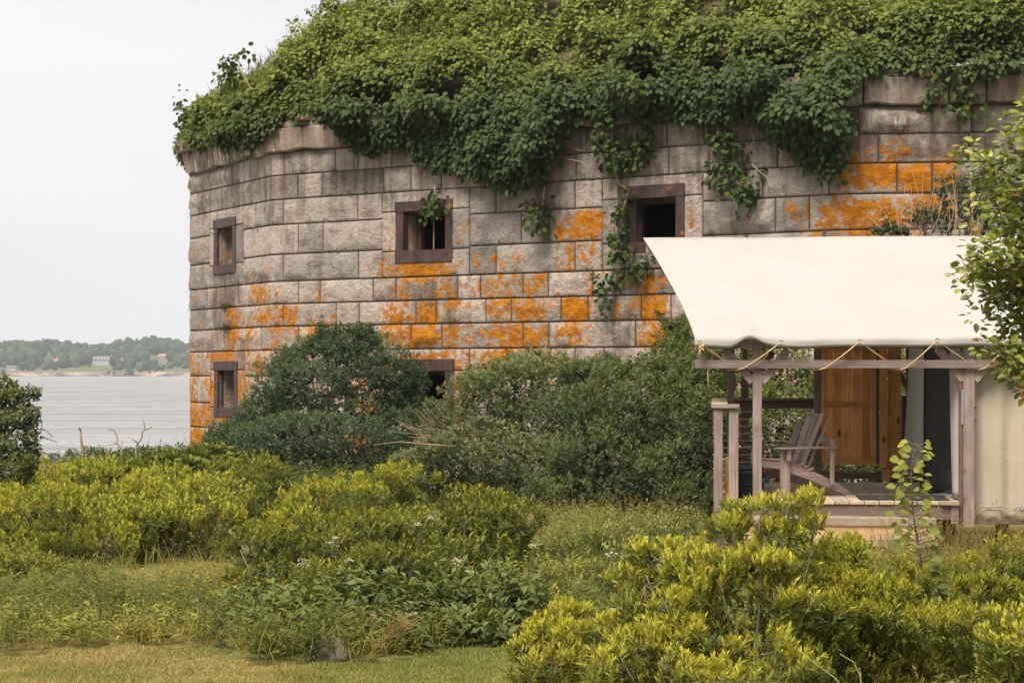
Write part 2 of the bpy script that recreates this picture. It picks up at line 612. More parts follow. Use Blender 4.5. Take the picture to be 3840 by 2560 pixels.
# ------------------------------------------------------------------ leaves as real faces
class Leaves:
    def __init__(s):
        s.a = []

    def add(s, p, d, n, L, W, col, shape=(0.38, 0.72, 1.0, 0.78), fold=0.22, droop=0.12):
        N = len(p)
        d = unit(d)
        n = unit(n - d * np.sum(n * d, axis=1, keepdims=True))
        L = np.broadcast_to(L, (N,)); W = np.broadcast_to(W, (N,))
        s.a.append((p, d, n, L, W, np.broadcast_to(col, (N, 3)), shape, fold, droop))

    def build(s, name, mat, parent=None, off=(0, 0, 0), six=True, kind=None):
        V, Fs, Cs = [], [], []
        for p, d, n, L, W, col, sh, fold, droop in s.a:
            N = len(p)
            sd = np.cross(d, n)
            L1, W1 = L[:, None], W[:, None] * 0.5
            tip = p + d * L1 - n * L1 * droop
            if six:
                v = np.stack([p,
                              p + d * L1 * sh[0] + sd * W1 * sh[2] + n * W1 * fold,
                              p + d * L1 * sh[1] + sd * W1 * sh[3] + n * (W1 * fold - L1 * droop * .5),
                              tip,
                              p + d * L1 * sh[1] - sd * W1 * sh[3] + n * (W1 * fold - L1 * droop * .5),
                              p + d * L1 * sh[0] - sd * W1 * sh[2] + n * W1 * fold], axis=1)
                idx = np.array([0, 3, 2, 1, 0, 5, 4, 3])
                k = 6
            else:
                v = np.stack([p, p + d * L1 * 0.5 + sd * W1 + n * W1 * fold, tip, p + d * L1 * 0.5 - sd * W1 + n * W1 * fold], axis=1)
                idx = np.array([0, 3, 2, 1])
                k = 4
            V.append(v.reshape(-1, 3))
            Fs.append((k, N, idx))
            Cs.append(np.repeat(col, k, axis=0))
        loops, base = [], 0
        for k, N, idx in Fs:
            loops.append((np.arange(N)[:, None] * k + idx[None, :] + base).ravel())
            base += N * k
        loops = np.concatenate(loops)
        V = np.concatenate(V) - np.asarray(off, float)
        o = quick_mesh(name, V, loops, np.arange(0, len(loops), 4), mat, parent, np.concatenate(Cs))
        if kind: o['kind'] = kind
        return o


def perp(a):
    t = np.where(np.abs(a[:, 2:3]) < 0.9, np.array([[0, 0, 1.0]]), np.array([[1.0, 0, 0]]))
    x = unit(np.cross(a, t))
    return x, np.cross(a, x)


def sprigs(lv, tips, axes, k, L, W, cols, spread=(25, 75), back=0.06, shape=(0.38, 0.72, 1.0, 0.78), fold=0.22, droop=0.12, jit=0.25, young=None):
    """k leaves set around each shoot tip"""
    N = len(tips)
    x, y = perp(axes)
    for j in range(k):
        ph = j * 2.399 + rng.random(N) * 0.7 + rng.random() * 6
        th = np.radians(spread[0] + (spread[1] - spread[0]) * (j + rng.random(N)) / k)
        r = x * np.cos(ph)[:, None] + y * np.sin(ph)[:, None]
        d = axes * np.cos(th)[:, None] + r * np.sin(th)[:, None]
        n = axes * np.sin(th)[:, None] - r * np.cos(th)[:, None]
        f = j / max(1, k - 1)
        p = tips - axes * (back * f * (0.6 + 0.8 * rng.random(N)))[:, None]
        ll = L * (1 + jit * (rng.random(N) * 2 - 1)) * (0.72 + 0.28 * min(1, f * 3 + .2))
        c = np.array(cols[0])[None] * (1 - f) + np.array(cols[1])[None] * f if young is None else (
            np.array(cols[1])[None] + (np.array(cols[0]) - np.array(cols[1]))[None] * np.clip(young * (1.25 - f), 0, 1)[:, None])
        c = c * (1 + 0.22 * (rng.random((N, 1)) * 2 - 1)) * (1 + 0.1 * (rng.random((N, 3)) * 2 - 1))
        lv.add(p, d, n + 0.3 * rng.standard_normal((N, 3)), ll, W * ll / L, c, shape, fold, droop)


DM = 2.0


def lobe_tips(lobes, dens, gap=0.36, gscale=2.2, low=-0.45, rough=0.22):
    """points on a lumpy crown made of ellipsoids, with gaps; returns points and outward axes"""
    C = np.array([l[0] for l in lobes]); Rr = np.array([l[1] for l in lobes])
    P, A = [], []
    for i in range(len(lobes)):
        c, r = C[i], Rr[i]
        area = 4 * math.pi * ((r[0] * r[1]) ** 1.6 / 3 + (r[0] * r[2]) ** 1.6 / 3 + (r[1] * r[2]) ** 1.6 / 3) ** (1 / 1.6)
        N = max(8, int(area * dens * DM))
        d = unit(rng.standard_normal((N, 3)))
        d = d[d[:, 2] > low - 0.35 * rng.random(len(d))]
        N = len(d)
        p0 = c + d * r
        disp = (fbm(p0 * 1.7 / max(0.3, r.mean()) + 3.1 * i, 3) - 0.5) * 2 * rough * 2.2
        rad = 1 + disp - 0.40 * rng.random(N) ** 1.8
        p = c + d * r * rad[:, None]
        ok = fbm(p * gscale + 11.7, 2) > gap
        for j in range(len(lobes)):
            if j != i:
                q = np.linalg.norm((p - C[j]) / Rr[j], axis=1)
                ok &= q > 0.78
        P.append(p[ok]); A.append(unit(d / r)[ok])
    return np.concatenate(P), np.concatenate(A)


def px_lobes(L, sq=0.85, sc=1.0, skirt=False):
    """(px, py, rx, ry, distance) in the photograph to ellipsoids in the place"""
    out = []
    for t in L:
        px, py, rx, ry, Y = t[:5]
        dy = t[5] if len(t) > 5 else sq
        c = P3(px, py, Y)
        r = np.array([rx / F * Y, max(0.18, rx / F * Y * dy), ry / F * Y]) * sc
        out.append((c, r))
        if skirt and c[2] - r[2] > 0.12 and r[0] > 0.15:
            # foliage carries on down towards the ground under each dome
            h = c[2] - r[2] * 0.2
            out.append((np.array([c[0] + rng.normal() * r[0] * .15, c[1] + .08, h * 0.5]), np.array([r[0] * .8, r[1] * .8, h * 0.52])))
    return out


def stems_for(lobes, base, mat, parent, tips, n_twig=60, r0=0.02, spread=0.25, name='stems'):
    g = Geo()
    base = np.asarray(base, float)
    for c, r in lobes:
        b = base + np.array([(c[0] - base[0]) * 0.22 + rng.normal() * spread * .3, (c[1] - base[1]) * 0.22, 0.0])
        b[2] = -0.03
        mid = (b + c) / 2 + rng.normal(size=3) * 0.06 * np.array([1, 1, .3])
        top = c + np.array([0, 0, r[2] * 0.3])
        g.add(tube([b, b * .6 + mid * .4 + rng.normal(size=3) * .02, mid, mid * .4 + top * .6 + rng.normal(size=3) * .03, top], [r0, r0 * .85, r0 * .7, r0 * .5, r0 * .3], 5))
    C = np.array([l[0] for l in lobes])
    if len(tips):
        for i in rng.choice(len(tips), min(n_twig, len(tips)), replace=False):
            t = tips[i]
            j = np.argmin(np.linalg.norm(C - t, axis=1))
            s = C[j] - np.array([0, 0, lobes[j][1][2] * 0.35])
            m = (s + t) / 2 + rng.normal(size=3) * 0.05
            m[2] -= 0.04
            g.add(tube([s, s * .6 + m * .4 + rng.normal(size=3) * .025, m, m * .45 + t * .55 + rng.normal(size=3) * .03, t], [r0 * .34, r0 * .28, r0 * .22, r0 * .16, r0 * .1], 4))
    return g.obj(name, mat, parent, True, parent.location if parent else None)


def shrub(name, label, lobes_px, dens, k, L, W, cols, group=None, base=None, spread=(25, 70), shape=(0.5, 0.82, 0.8, 1.0),
          upb=0.6, gap=0.36, gscale=2.2, mat='leaf', six=True, bark='bark', low=-0.45, n_twig=60, r0=0.018, cat='shrub', back=0.06, rough=0.22, fold=0.2, droop=0.1, ypow=1.0, sc=1.15, skirt=True):
    lobes = px_lobes(lobes_px, 0.85, sc, skirt)
    c0 = np.mean([l[0] for l in lobes], axis=0)
    b = np.array([c0[0], c0[1], 0.0]) if base is None else np.asarray(base, float)
    root = empty(name, b)
    tag(root, label, cat, group)
    P, A = lobe_tips(lobes, dens, gap, gscale, low, rough)
    keep = P[:, 2] > 0.03
    P, A = P[keep], A[keep]
    up = np.array([[0, 0, 1.0]])
    ax = unit(A * (1 - upb) + up * upb + 0.28 * rng.standard_normal(P.shape))
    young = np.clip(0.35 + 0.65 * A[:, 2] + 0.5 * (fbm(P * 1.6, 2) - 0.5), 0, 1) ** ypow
    lv = Leaves()
    sprigs(lv, P, ax, k, L, W, cols, spread, back, shape, fold, droop, 0.3, young)
    lv.build('foliage', M[mat], root, b, six)
    stems_for(lobes, b, M[bark], root, P, n_twig, r0)
    return root, P


# ------------------------------------------------------------------ ground, water, far shore
WATER = -1.9


def shore_line(X):
    return np.where(X < -9.5, 47 + 2.5 * np.sin(X * 0.13), 78.0)


def ground_z(X, Y):
    z = 0.10 * (fbm(np.stack([X * 0.35, Y * 0.35, X * 0 + 2], -1), 3) - 0.5)
    d = Y - shore_line(X)
    z = z - np.clip(d, 0, 30) * 0.45
    dy = np.clip((14.0 - Y), 0, 40)
    return z + 0.02 * dy


gx = np.concatenate([np.linspace(-260, -45, 24), np.linspace(-44, 44, 110), np.linspace(46, 260, 22)])
gy = np.concatenate([np.linspace(-60, 5, 16), np.linspace(6, 72, 90), np.linspace(74, 130, 16)])
GX, GY = np.meshgrid(gx, gy)
GZ = ground_z(GX, GY)
nx, ny = len(gx), len(gy)
ii = np.arange(nx * ny).reshape(ny, nx)
q = np.stack([ii[:-1, :-1], ii[:-1, 1:], ii[1:, 1:], ii[1:, :-1]], -1).reshape(-1)
g = quick_mesh('ground', np.stack([GX, GY, GZ], -1).reshape(-1, 3), q, np.arange(0, len(q), 4), M['ground'], smooth=True)
tag(g, 'mown lawn and meadow ground running back to the stone fort', None, None, 'structure')

w = mesh_obj('water', [(-9000, 30, WATER), (9000, 30, WATER), (9000, 12000, WATER), (-9000, 12000, WATER)], [(0, 1, 2, 3)], M['water'])
tag(w, 'grey rippled bay water between the island and the far shore', None, None, 'structure')

FY = 2400.0
mpp = FY / F


def far_z(X, Y):
    t = np.clip((Y - FY) / 420.0, 0, 1)
    s = t * t * (3 - 2 * t)
    ridge = 22 + 6 * np.sin(X * 0.009 + 0.4) + 3 * np.sin(X * 0.027 + 2.0)
    bluff = np.clip((Y - FY - 4 * np.sin(X * .05) - 2 * np.sin(X * .17)) / 13.0, -0.5, 1) * (8.8 + 2.2 * np.sin(X * 0.045) + 1.0 * np.sin(X * .21))
    return WATER - 1 + bluff + s * ridge + 0.6 * np.sin(X * .3) * np.clip((Y - FY) / 15, 0, 1)


fx = np.linspace(-2600, 2200, 400)
fy = np.concatenate([np.linspace(FY - 20, FY + 60, 22), np.linspace(FY + 75, FY + 900, 18)])
FX, FYg = np.meshgrid(fx, fy)
FZ = far_z(FX, FYg)
nx, ny = len(fx), len(fy)
ii = np.arange(nx * ny).reshape(ny, nx)
q = np.stack([ii[:-1, :-1], ii[:-1, 1:], ii[1:, 1:], ii[1:, :-1]], -1).reshape(-1)


def shore_mat():
    m, n, l, b, _ = mat_new('far_land')
    pos = n.new('ShaderNodeNewGeometry').outputs['Position']
    sx = n.new('ShaderNodeSeparateXYZ')
    l.new(pos, sx.inputs[0])
    nz = noise_n(n, l, scaled(n, l, pos, (0.045, 0.045, 0.22)), 1.0, 6, 0.7)
    rock = ramp_n(n, l, nz, [(0.38, (0.07, 0.06, 0.055)), (0.5, (0.22, 0.155, 0.115)), (0.66, (0.42, 0.30, 0.21))])
    hz = math_(n, l, 'ADD', math_(n, l, 'MULTIPLY', sx.outputs['Z'], 0.09), math_(n, l, 'MULTIPLY', nz, 0.6))
    wet = ramp_n(n, l, hz, [(0.10, (0.06, 0.052, 0.048)), (0.26, (1, 1, 1))])
    rock = mixc(n, l, 1.0, rock, wet, 'MULTIPLY')
    c = mixc(n, l, ramp_n(n, l, hz, [(0.56, 0.0), (0.68, 1.0)]), rock, (0.085, 0.11, 0.035))
    l.new(c, b.inputs['Base Color'])
    b.inputs['Roughness'].default_value = 0.95
    return m


fl = quick_mesh('far_shore_terrain', np.stack([FX, FYg, FZ], -1).reshape(-1, 3), q, np.arange(0, len(q), 4), shore_mat(), smooth=True)
tag(fl, 'wooded far shore with low rocky bluffs across the bay', None, None, 'structure')

# houses across the bay
HOUSE_ZONES = []


def far_house(name, label, px0, px1, py0, py1, wall, roof, depth, roof_h=0.45, gambrel=False, dormers=0, rows=2, cols=5, dY=14, chimney=False):
    for Y in np.arange(FY + 12, FY + 400, 2.0):        # stand it where the land reaches its floor
        a = P3(px0, py1, Y)
        if float(far_z(np.array((a[0] + P3(px1, py1, Y)[0]) / 2), np.array(Y))) >= a[2] - .4: break
    a, c = P3(px0, py1, Y), P3(px1, py0, Y)
    Wd, H = c[0] - a[0], c[2] - a[2]
    zt = float(far_z(np.array(a[0]), np.array(Y)))
    root = empty(name, (a[0], Y, min(a[2], zt)))
    tag(root, label, 'house')
    base = a[2] - root.location.z
    hw = base + H * (1 - roof_h)
    box('wall', 0, Wd, 0, depth, -1.0, hw, wall, root, 0)
    e = 0.5
    if gambrel:
        prof = [(-e, hw), (depth * .18, hw + H * roof_h * .62), (depth * .5, hw + H * roof_h), (depth * .82, hw + H * roof_h * .62), (depth + e, hw)]
    else:
        prof = [(-e, hw), (depth * .5, hw + H * roof_h), (depth + e, hw)]
    vv = [(-e, y, z) for y, z in prof] + [(Wd + e, y, z) for y, z in prof]
    m = len(prof)
    ff = [(i, i + m, i + m + 1, i + 1) for i in range(m - 1)] + [tuple(range(m)), tuple(range(2 * m - 1, m - 1, -1)), (0, m - 1, 2 * m - 1, m)]
    rf = mesh_obj('roof', vv, ff, roof, root)
    for d in range(dormers):
        x = Wd * (d + 0.7) / (dormers + .4)
        dz = hw + H * roof_h * .22
        do = box('dormer', x - 1.0, x + 1.0, 0.1, depth * .4, dz, dz + H * roof_h * .5, wall, rf, 0)
    if chimney:
        box('chimney', Wd * .3, Wd * .3 + 1.0, depth * .4, depth * .4 + 1, hw, hw + H * roof_h + 1.6, M['white'], rf, 0)
    for r in range(rows):
        for k in range(cols):
            x = Wd * (k + 0.5) / cols
            z = base + (hw - base) * (r + 0.3) / rows
            ww = Wd / cols * .42
            box('window', x - ww / 2, x + ww / 2, -0.12, 0.15, z, z + (hw - base) / rows * .5, M['glass'], root, 0)
    HOUSE_ZONES.append((a[0], c[0], a[2], Y))
    return root


far_house('white_mansion', 'large white shingled mansion with grey gambrel roof and dormers across the bay', 344, 416, 1334, 1371, M['white'], M['slate'], 12, 0.45, True, 5, 2, 8)
far_house('white_house', 'smaller white gabled house beside the mansion across the bay', 419, 461, 1342, 1375, M['white'], M['slate'], 10, 0.4, False, 2, 2, 5, 10, True)
far_house('red_roofed_cottage', 'cottage with a steep red roof and white chimney among far trees', 200, 229, 1345, 1371, M['pinkwall'], M['redroof'], 9, 0.62, False, 0, 1, 3, 14, True)
far_house('cottage_wing', 'low pale cottage wing below the red roofed cottage', 182, 199, 1358, 1373, M['white'], M['slate'], 7, 0.35, False, 0, 1, 3, 12)
far_house('shore_house', 'pale low house on the far shore bank with brown roof', 72, 100, 1366, 1384, M['white'], M['pinkwall'], 8, 0.5, False, 0, 1, 4, 8)
far_house('bank_house', 'small white house with two gables hidden by far shore trees', 22, 60, 1370, 1385, M['white'], M['slate'], 8, 0.45, False, 0, 1, 4, 8)
far_house('hillside_house', 'large pinkish brick house high among the far trees', 594, 640, 1326, 1352, M['pinkwall'], M['pinkwall'], 12, 0.45, False, 3, 2, 6, 60)
far_house('boathouse', 'long low white boathouse in far trees near the fort edge', 634, 670, 1357, 1366, M['white'], M['white'], 8, 0.5, False, 0, 1, 5, 16)

# far woods: one mass of separate crowns
bm = bmesh.new()
bmesh.ops.create_icosphere(bm, subdivisions=2, radius=1.0)
ico_v = np.array([v.co[:] for v in bm.verts]); ico_f = np.array([[v.index for v in f.verts] for f in bm.faces])
bm.free()
NT = 1900
tx = rng.uniform(-950, 60, NT)
ty = FY + 7 + 569 * rng.random(NT) ** 1.3
keep = np.ones(NT, bool)
th = rng.uniform(8, 17, NT)
tz = far_z(tx, ty)
for x0, x1, zb, Yh in HOUSE_ZONES:
    front = (tx > x0 - 3) & (tx < x1 + 3) & (ty < Yh + 15)
    wide_ = (tx > x0 - 6) & (tx < x1 + 6) & (ty < Yh + 15)
    keep &= ~(wide_ & (tz + th * np.where(ty < FY + 15, .34, np.where(ty < FY + 32, .55, 1.0)) > zb + 3.0) & (ty < Yh))
    keep &= ~(front & (ty >= Yh - 3))
tx, ty, tz, th = tx[keep], ty[keep], tz[keep], th[keep]
small = ty < FY + 32
th = np.where(small, th * np.where(ty < FY + 15, .34, .55), th)
NT = len(tx)
rr = th * rng.uniform(0.36, 0.5, NT)
V = np.empty((NT, len(ico_v), 3)); 
for k in range(NT):
    dd = 1 + 0.55 * (fbm(ico_v * 1.7 + k * 1.37, 2) - 0.5) * 2
    V[k] = ico_v * dd[:, None] * np.array([rr[k], rr[k], th[k] * 0.5]) + np.array([tx[k], ty[k], tz[k] + th[k] * 0.5])
pal = np.array([[0.034, 0.056, 0.024], [0.048, 0.072, 0.027], [0.026, 0.044, 0.025], [0.06, 0.085, 0.034]])
cc = pal[rng.integers(0, 4, NT)] * rng.uniform(0.75, 1.2, (NT, 1))
fl_ = (ico_f[None] + (np.arange(NT) * len(ico_v))[:, None, None]).reshape(-1)
fw = quick_mesh('far_woods', V.reshape(-1, 3), fl_, np.arange(0, len(fl_), 3), M['woods'], None, np.repeat(cc, len(ico_v), axis=0), True)
tag(fw, 'hazy green woods covering the hills of the far shore', 'woods', None, 'stuff')
# the copper beech by the mansion
cb = P3(431, 1338, FY + 34)
root = empty('copper_beech', (cb[0], cb[1], float(far_z(cb[0], cb[1]))))
tag(root, 'dark purple copper beech standing beside the white mansion', 'tree')
vv, ff = [], []
for k in range(14):
    d = unit(rng.standard_normal(3)) * np.array([6.0, 5, 5.0]) * rng.random() ** .4
    r0 = rng.uniform(2.6, 4.2)
    dd = 1 + 0.5 * (fbm(ico_v * 2 + k * 2.3, 2) - .5) * 2
    p = ico_v * dd[:, None] * r0 + d + np.array([0, 0, 11.0])
    ff += [tuple(x + len(vv) for x in f) for f in ico_f.tolist()]
    vv += p.tolist()
mesh_obj('crown', vv, ff, plain('copper_leaves', (0.035, 0.022, 0.035), 0.95, 0.4, 0.6), root, True)
v_, f_ = tube([(0, 0, -1), (0, 0, 4), (0.2, 0, 9)], [0.7, 0.55, 0.4], 6)
mesh_obj('trunk', v_, f_, M['bark'], root)

# ------------------------------------------------------------------ the fort
fA = P3(1020, 1397, 48.0)[:2]
yB = 48.0 * 646 / 783
fB = P3(3160, 1397, yB)[:2]
aL = R(29.1)
fL = fA + 5.73 * np.array([-math.sin(aL), math.cos(aL)])
aK = R(2.0)
fK = fL + 7.0 * np.array([-math.sin(aK), math.cos(aK)])
aC = R(83.5)
fC = fB + 9.0 * np.array([math.sin(aC), -math.cos(aC)])
PL = np.array([fK, fL, fA, fB, fC])
seg = PL[1:] - PL[:-1]
slen = np.linalg.norm(seg, axis=1)
sdir_ = seg / slen[:, None]
snrm = np.stack([sdir_[:, 1], -sdir_[:, 0]], -1)          # outward (towards the camera)
mit = []
for i in range(5):
    if i == 0: m_ = snrm[0]
    elif i == 4: m_ = snrm[3]
    else:
        m_ = snrm[i - 1] + snrm[i]
        m_ = m_ / (m_ @ snrm[i])
    mit.append(m_)
mit = np.array(mit)
U0 = np.concatenate([[0], np.cumsum(slen)]) - slen[0] - slen[1]     # u = 0 at corner A
UL, UA, UB, UC = U0[1], 0.0, U0[3], U0[4]


def W(u, z, off=0.0):
    u = np.asarray(u, float); z = np.asarray(z, float); off = np.asarray(off, float)
    u, z, off = np.broadcast_arrays(u, z, off)
    i = np.clip(np.searchsorted(U0, u, side='right') - 1, 0, 3)
    f = (u - U0[i]) / slen[i]
    p = (1 - f)[..., None] * (PL[i] + mit[i] * off[..., None]) + f[..., None] * (PL[i + 1] + mit[i + 1] * off[..., None])
    return np.concatenate([p, z[..., None]], -1)


def px2u(px):
    px = float(px)
    i = 1 if px < 1020 else (2 if px < 3160 else 3)
    k = (px - 1920.0) / F
    # point = PL[i] + t*dir ; X = k*Y
    a, d = PL[i], sdir_[i]
    t = (k * a[1] - a[0]) / (d[0] - k * d[1])
    return U0[i] + t


def pz(px, py):
    Y = W(px2u(px), 0.0)[1]
    return CZ + (HZ - py) / F * Y


ROW_Y = [577, 661, 751, 845, 956, 1057, 1141, 1225, 1313, 1411, 1520, 1620, 1708, 1775]
RZ = [CZ + (HZ - y) / F * 48.0 for y in ROW_Y]
RZ[-1] = -0.35
JOINTS = [
    [870, 1064, 1258, 1343, 1468, 1558, 1740, 1930, 2080, 2199, 2350, 2501, 2640, 2870, 3080, 3217, 3643],
    [741, 830, 973, 1118, 1207, 1439, 1541, 1654, 1840, 1990, 2160, 2373, 2508, 2660, 2916, 3032, 3293, 3633],
    [785, 957, 1062, 1341, 1435, 1760, 1860, 2156, 2259, 2635, 2860, 3109, 3364, 3496, 3700],
    [788, 912, 1118, 1211, 1434, 1760, 1955, 2058, 2259, 2635, 2908, 3035, 3493, 3660],
    [758, 916, 1061, 1344, 1434, 1760, 1860, 2156, 2259, 2635, 2800, 3090, 3400, 3620],
    [777, 810, 894, 1119, 1200, 1399, 1485, 1715, 1801, 1961, 2056, 2221, 2327, 2560, 2760, 2950, 3300, 3560],
    [717, 772, 801, 889, 1061, 1260, 1346, 1559, 1635, 1822, 1917, 2104, 2205, 2405, 2516, 2700, 3000, 3250, 3600],
    [798, 875, 978, 1119, 1203, 1400, 1541, 1657, 1961, 2058, 2383, 2516, 2750, 3010, 3330, 3640],
    [760, 918, 1061, 1290, 1480, 1760, 1900, 2156, 2264, 2450, 2650, 2900, 3240, 3520],
    [740, 918, 1110, 1240, 1480, 1760, 2000, 2120, 2400, 2600, 2860, 3080, 3380, 3600],
    [770, 918, 1060, 1330, 1480, 1760, 1880, 2130, 2330, 2570, 2800, 3050, 3290, 3560],
    [745, 850, 960, 1130, 1290, 1450, 1640, 1850, 2040, 2260, 2500, 2740, 3010, 3340, 3630],
    [780, 930, 1080, 1210, 1400, 1560, 1780, 1940, 2180, 2360, 2640, 2860, 3080, 3420],
]
# windows: surround px range, rows, frame rect (px0,px1,py0,py1), opening rect
WIN = [
    dict(s=(788, 912), rows=(2, 4), fr=(805, 888, 818, 1026), op=(818, 876, 852, 992)),
    dict(s=(789, 918), rows=(8, 10), fr=(807, 894, 1354, 1562), op=(820, 881, 1388, 1528)),
    dict(s=(1434, 1760), rows=(2, 4), fr=(1485, 1700, 752, 984), op=(1516, 1672, 790, 938)),
    dict(s=(2259, 2635), rows=(2, 4), fr=(2318, 2570, 694, 946), op=(2355, 2535, 742, 908)),
    dict(s=(1480, 1760), rows=(8, 10), fr=(1506, 1706, 1346, 1570), op=(1536, 1672, 1390, 1536)),
]
for w_ in WIN:
    mid = (w_['s'][0] + w_['s'][1]) / 2
    w_['su'] = (px2u(w_['s'][0]), px2u(w_['s'][1]))
    w_['sz'] = (RZ[w_['rows'][1] + 1], RZ[w_['rows'][0]])
    f0, f1, y0, y1 = w_['fr']
    w_['fu'] = (px2u(f0), px2u(f1)); w_['fz'] = (pz((f0 + f1) / 2, y1), pz((f0 + f1) / 2, y0))
    f0, f1, y0, y1 = w_['op']
    w_['ou'] = (px2u(f0), px2u(f1)); w_['oz'] = (pz((f0 + f1) / 2, y1), pz((f0 + f1) / 2, y0))

# lichen, stain, lime patches: (px, py, rx, ry, strength), read off the photograph
LICHEN = [
    (1575, 1010, 130, 35, .95), (1500, 1120, 55, 60, .55), (1690, 1110, 50, 70, .62), (1500, 1185, 60, 60, .7), (1600, 1190, 60, 50, .72), (1560, 1260, 130, 55, .85),
    (1700, 1260, 60, 50, .7), (1600, 1345, 160, 30, .85), (1720, 1350, 60, 60, .6), (1880, 1350, 120, 60, .78), (1500, 1265, 60, 50, .7),
    (1790, 985, 50, 40, .48), (1930, 970, 90, 45, .55), (2130, 960, 40, 60, .62), (2200, 955, 45, 60, .62), (2200, 845, 75, 60, .85), (2105, 865, 30, 35, .75),
    (1890, 1075, 90, 45, .72), (2005, 1075, 55, 50, .68), (2205, 1070, 30, 60, .5), (1875, 1165, 55, 45, .9), (1980, 1165, 100, 50, .65), (2155, 1160, 60, 50, .95),
    (1880, 1260, 120, 55, .72), (2000, 1265, 60, 50, .85), (2150, 1255, 70, 55, .75), (2320, 1165, 30, 40, .45), (2440, 1160, 70, 60, .8), (2470, 1260, 90, 60, .85),
    (2360, 1060, 60, 50, .5), (2430, 1070, 60, 70, .55), (2100, 1350, 130, 50, .55), (2480, 1340, 80, 60, .6), (2300, 980, 60, 60, .4),
    (2285, 840, 25, 60, .5), (2280, 720, 40, 40, .4), (2610, 840, 40, 60, .45), (1735, 860, 40, 80, .42), (1455, 900, 40, 90, .35),
    (3290, 660, 130, 60, 1.0), (3430, 670, 90, 55, .95), (3530, 650, 60, 70, .9), (3200, 690, 60, 60, .6), (3250, 810, 230, 70, 1.05), (3450, 780, 120, 60, .95), (3080, 810, 60, 50, .75),
    (2985, 800, 55, 50, .68), (3260, 560, 60, 45, .55), (3370, 555, 75, 50, .68), (3180, 560, 60, 50, .6), (3240, 880, 200, 20, .8), (3120, 640, 30, 40, .3),
    (1270, 1265, 45, 60, .75), (1200, 1250, 60, 60, .65), (1190, 1285, 40, 40, .6), (980, 1105, 55, 45, .68), (1000, 1190, 70, 50, .72), (1050, 1190, 60, 50, .6), (930, 1230, 80, 50, .52),
    (1060, 1250, 70, 50, .45), (880, 1200, 30, 60, .75), (890, 1260, 35, 60, .7), (850, 1335, 90, 25, .65), (960, 1370, 60, 60, .6), (910, 1460, 30, 100, .75), (795, 1470, 20, 100, .7), (1030, 1330, 90, 60, .5),
    (725, 1365, 35, 50, .62), (760, 1390, 40, 60, .45), (735, 1560, 45, 60, .78), (735, 1650, 40, 60, .85), (800, 1580, 50, 80, .55), (735, 1470, 40, 60, .5),
    (1210, 1105, 22, 45, .55), (1240, 1180, 25, 40, .5), (985, 920, 14, 30, .5), (740, 945, 14, 22, .5), (1005, 810, 10, 15, .4), (745, 1115, 12, 20, .45), (750, 1220, 14, 20, .45),
    (940, 1020, 30, 40, .5), (1010, 1000, 20, 50, .4), (1420, 1690, 120, 120, .6), (1350, 1500, 100, 100, .5), (850, 1560, 60, 40, .6), (850, 985, 40, 12, .35),
    (1480, 1400, 40, 120, .6), (1740, 1480, 50, 120, .75), (1160, 1360, 60, 40, .4), (1330, 1330, 80, 40, .3), (1750, 1360, 60, 60, .5),
]
STAIN = [
    (850, 1090, 50, 60, .6), (850, 1190, 45, 60, .65), (850, 1250, 45, 50, .65), (850, 1040, 45, 20, .75), (850, 1130, 50, 120, .7), (1590, 1100, 110, 90, .62), (1570, 1200, 60, 90, .5), (910, 1300, 30, 60, .4), (1690, 1150, 30, 120, .5), (1590, 1170, 60, 60, .35), (1540, 1250, 40, 50, .3),
    (1190, 950, 25, 110, .4), (1080, 930, 25, 110, .4), (1350, 850, 30, 90, .3), (2060, 740, 60, 140, .6), (1850, 650, 130, 80, .4), (2430, 1060, 110, 90, .55), (2340, 1260, 40, 80, .5), (2340, 1180, 40, 60, .45),
    (2300, 620, 250, 90, .45), (2700, 560, 280, 120, .5), (3000, 560, 130, 100, .5), (3520, 560, 110, 50, .45), (2900, 740, 250, 90, .28), (2800, 840, 150, 60, .32), (3600, 700, 60, 60, .6),
    (1000, 640, 150, 45, .45), (1400, 620, 160, 60, .38), (850, 640, 100, 60, .42), (1270, 680, 60, 60, .35), (1450, 720, 30, 60, .3), (2720, 680, 90, 70, .45),
]
LIME = [(3380, 470, 60, 60, .62), (3290, 450, 40, 50, .4), (820, 660, 60, 50, .35), (1000, 620, 90, 50, .35), (1080, 620, 40, 50, .35), (735, 1650, 30, 40, .5), (1115, 1175, 8, 30, .7), (3560, 450, 30, 30, .4)]


def patches(lst):
    out = []
    for px, py, rx, ry, s in lst:
        u = px2u(px)
        du = abs(px2u(px + rx if abs(px - 1020) > 200 or px < 1020 else px + rx) - px2u(px - rx)) / 2
        z = pz(px, py)
        dz = abs(pz(px, py - ry) - z)
        out.append((u, z, max(du, .04), dz, s))
    return out


LI, ST, LM = patches(LICHEN), patches(STAIN), patches(LIME)


def field(pl, u, z):
    f = np.zeros_like(u)
    for a, b, du, dz, s in pl:
        r2 = ((u - a) / du) ** 2 + ((z - b) / dz) ** 2
        f = np.maximum(f, s * np.exp(-0.55 * r2))
    return f


fort = empty('stone_fort', (fA[0], fA[1], 0))
tag(fort, 'old polygonal granite fort with rusted window frames, orange lichen and a leaning cornice', 'fort')
FO = np.array([fA[0], fA[1], 0.0])
stone_i = 0


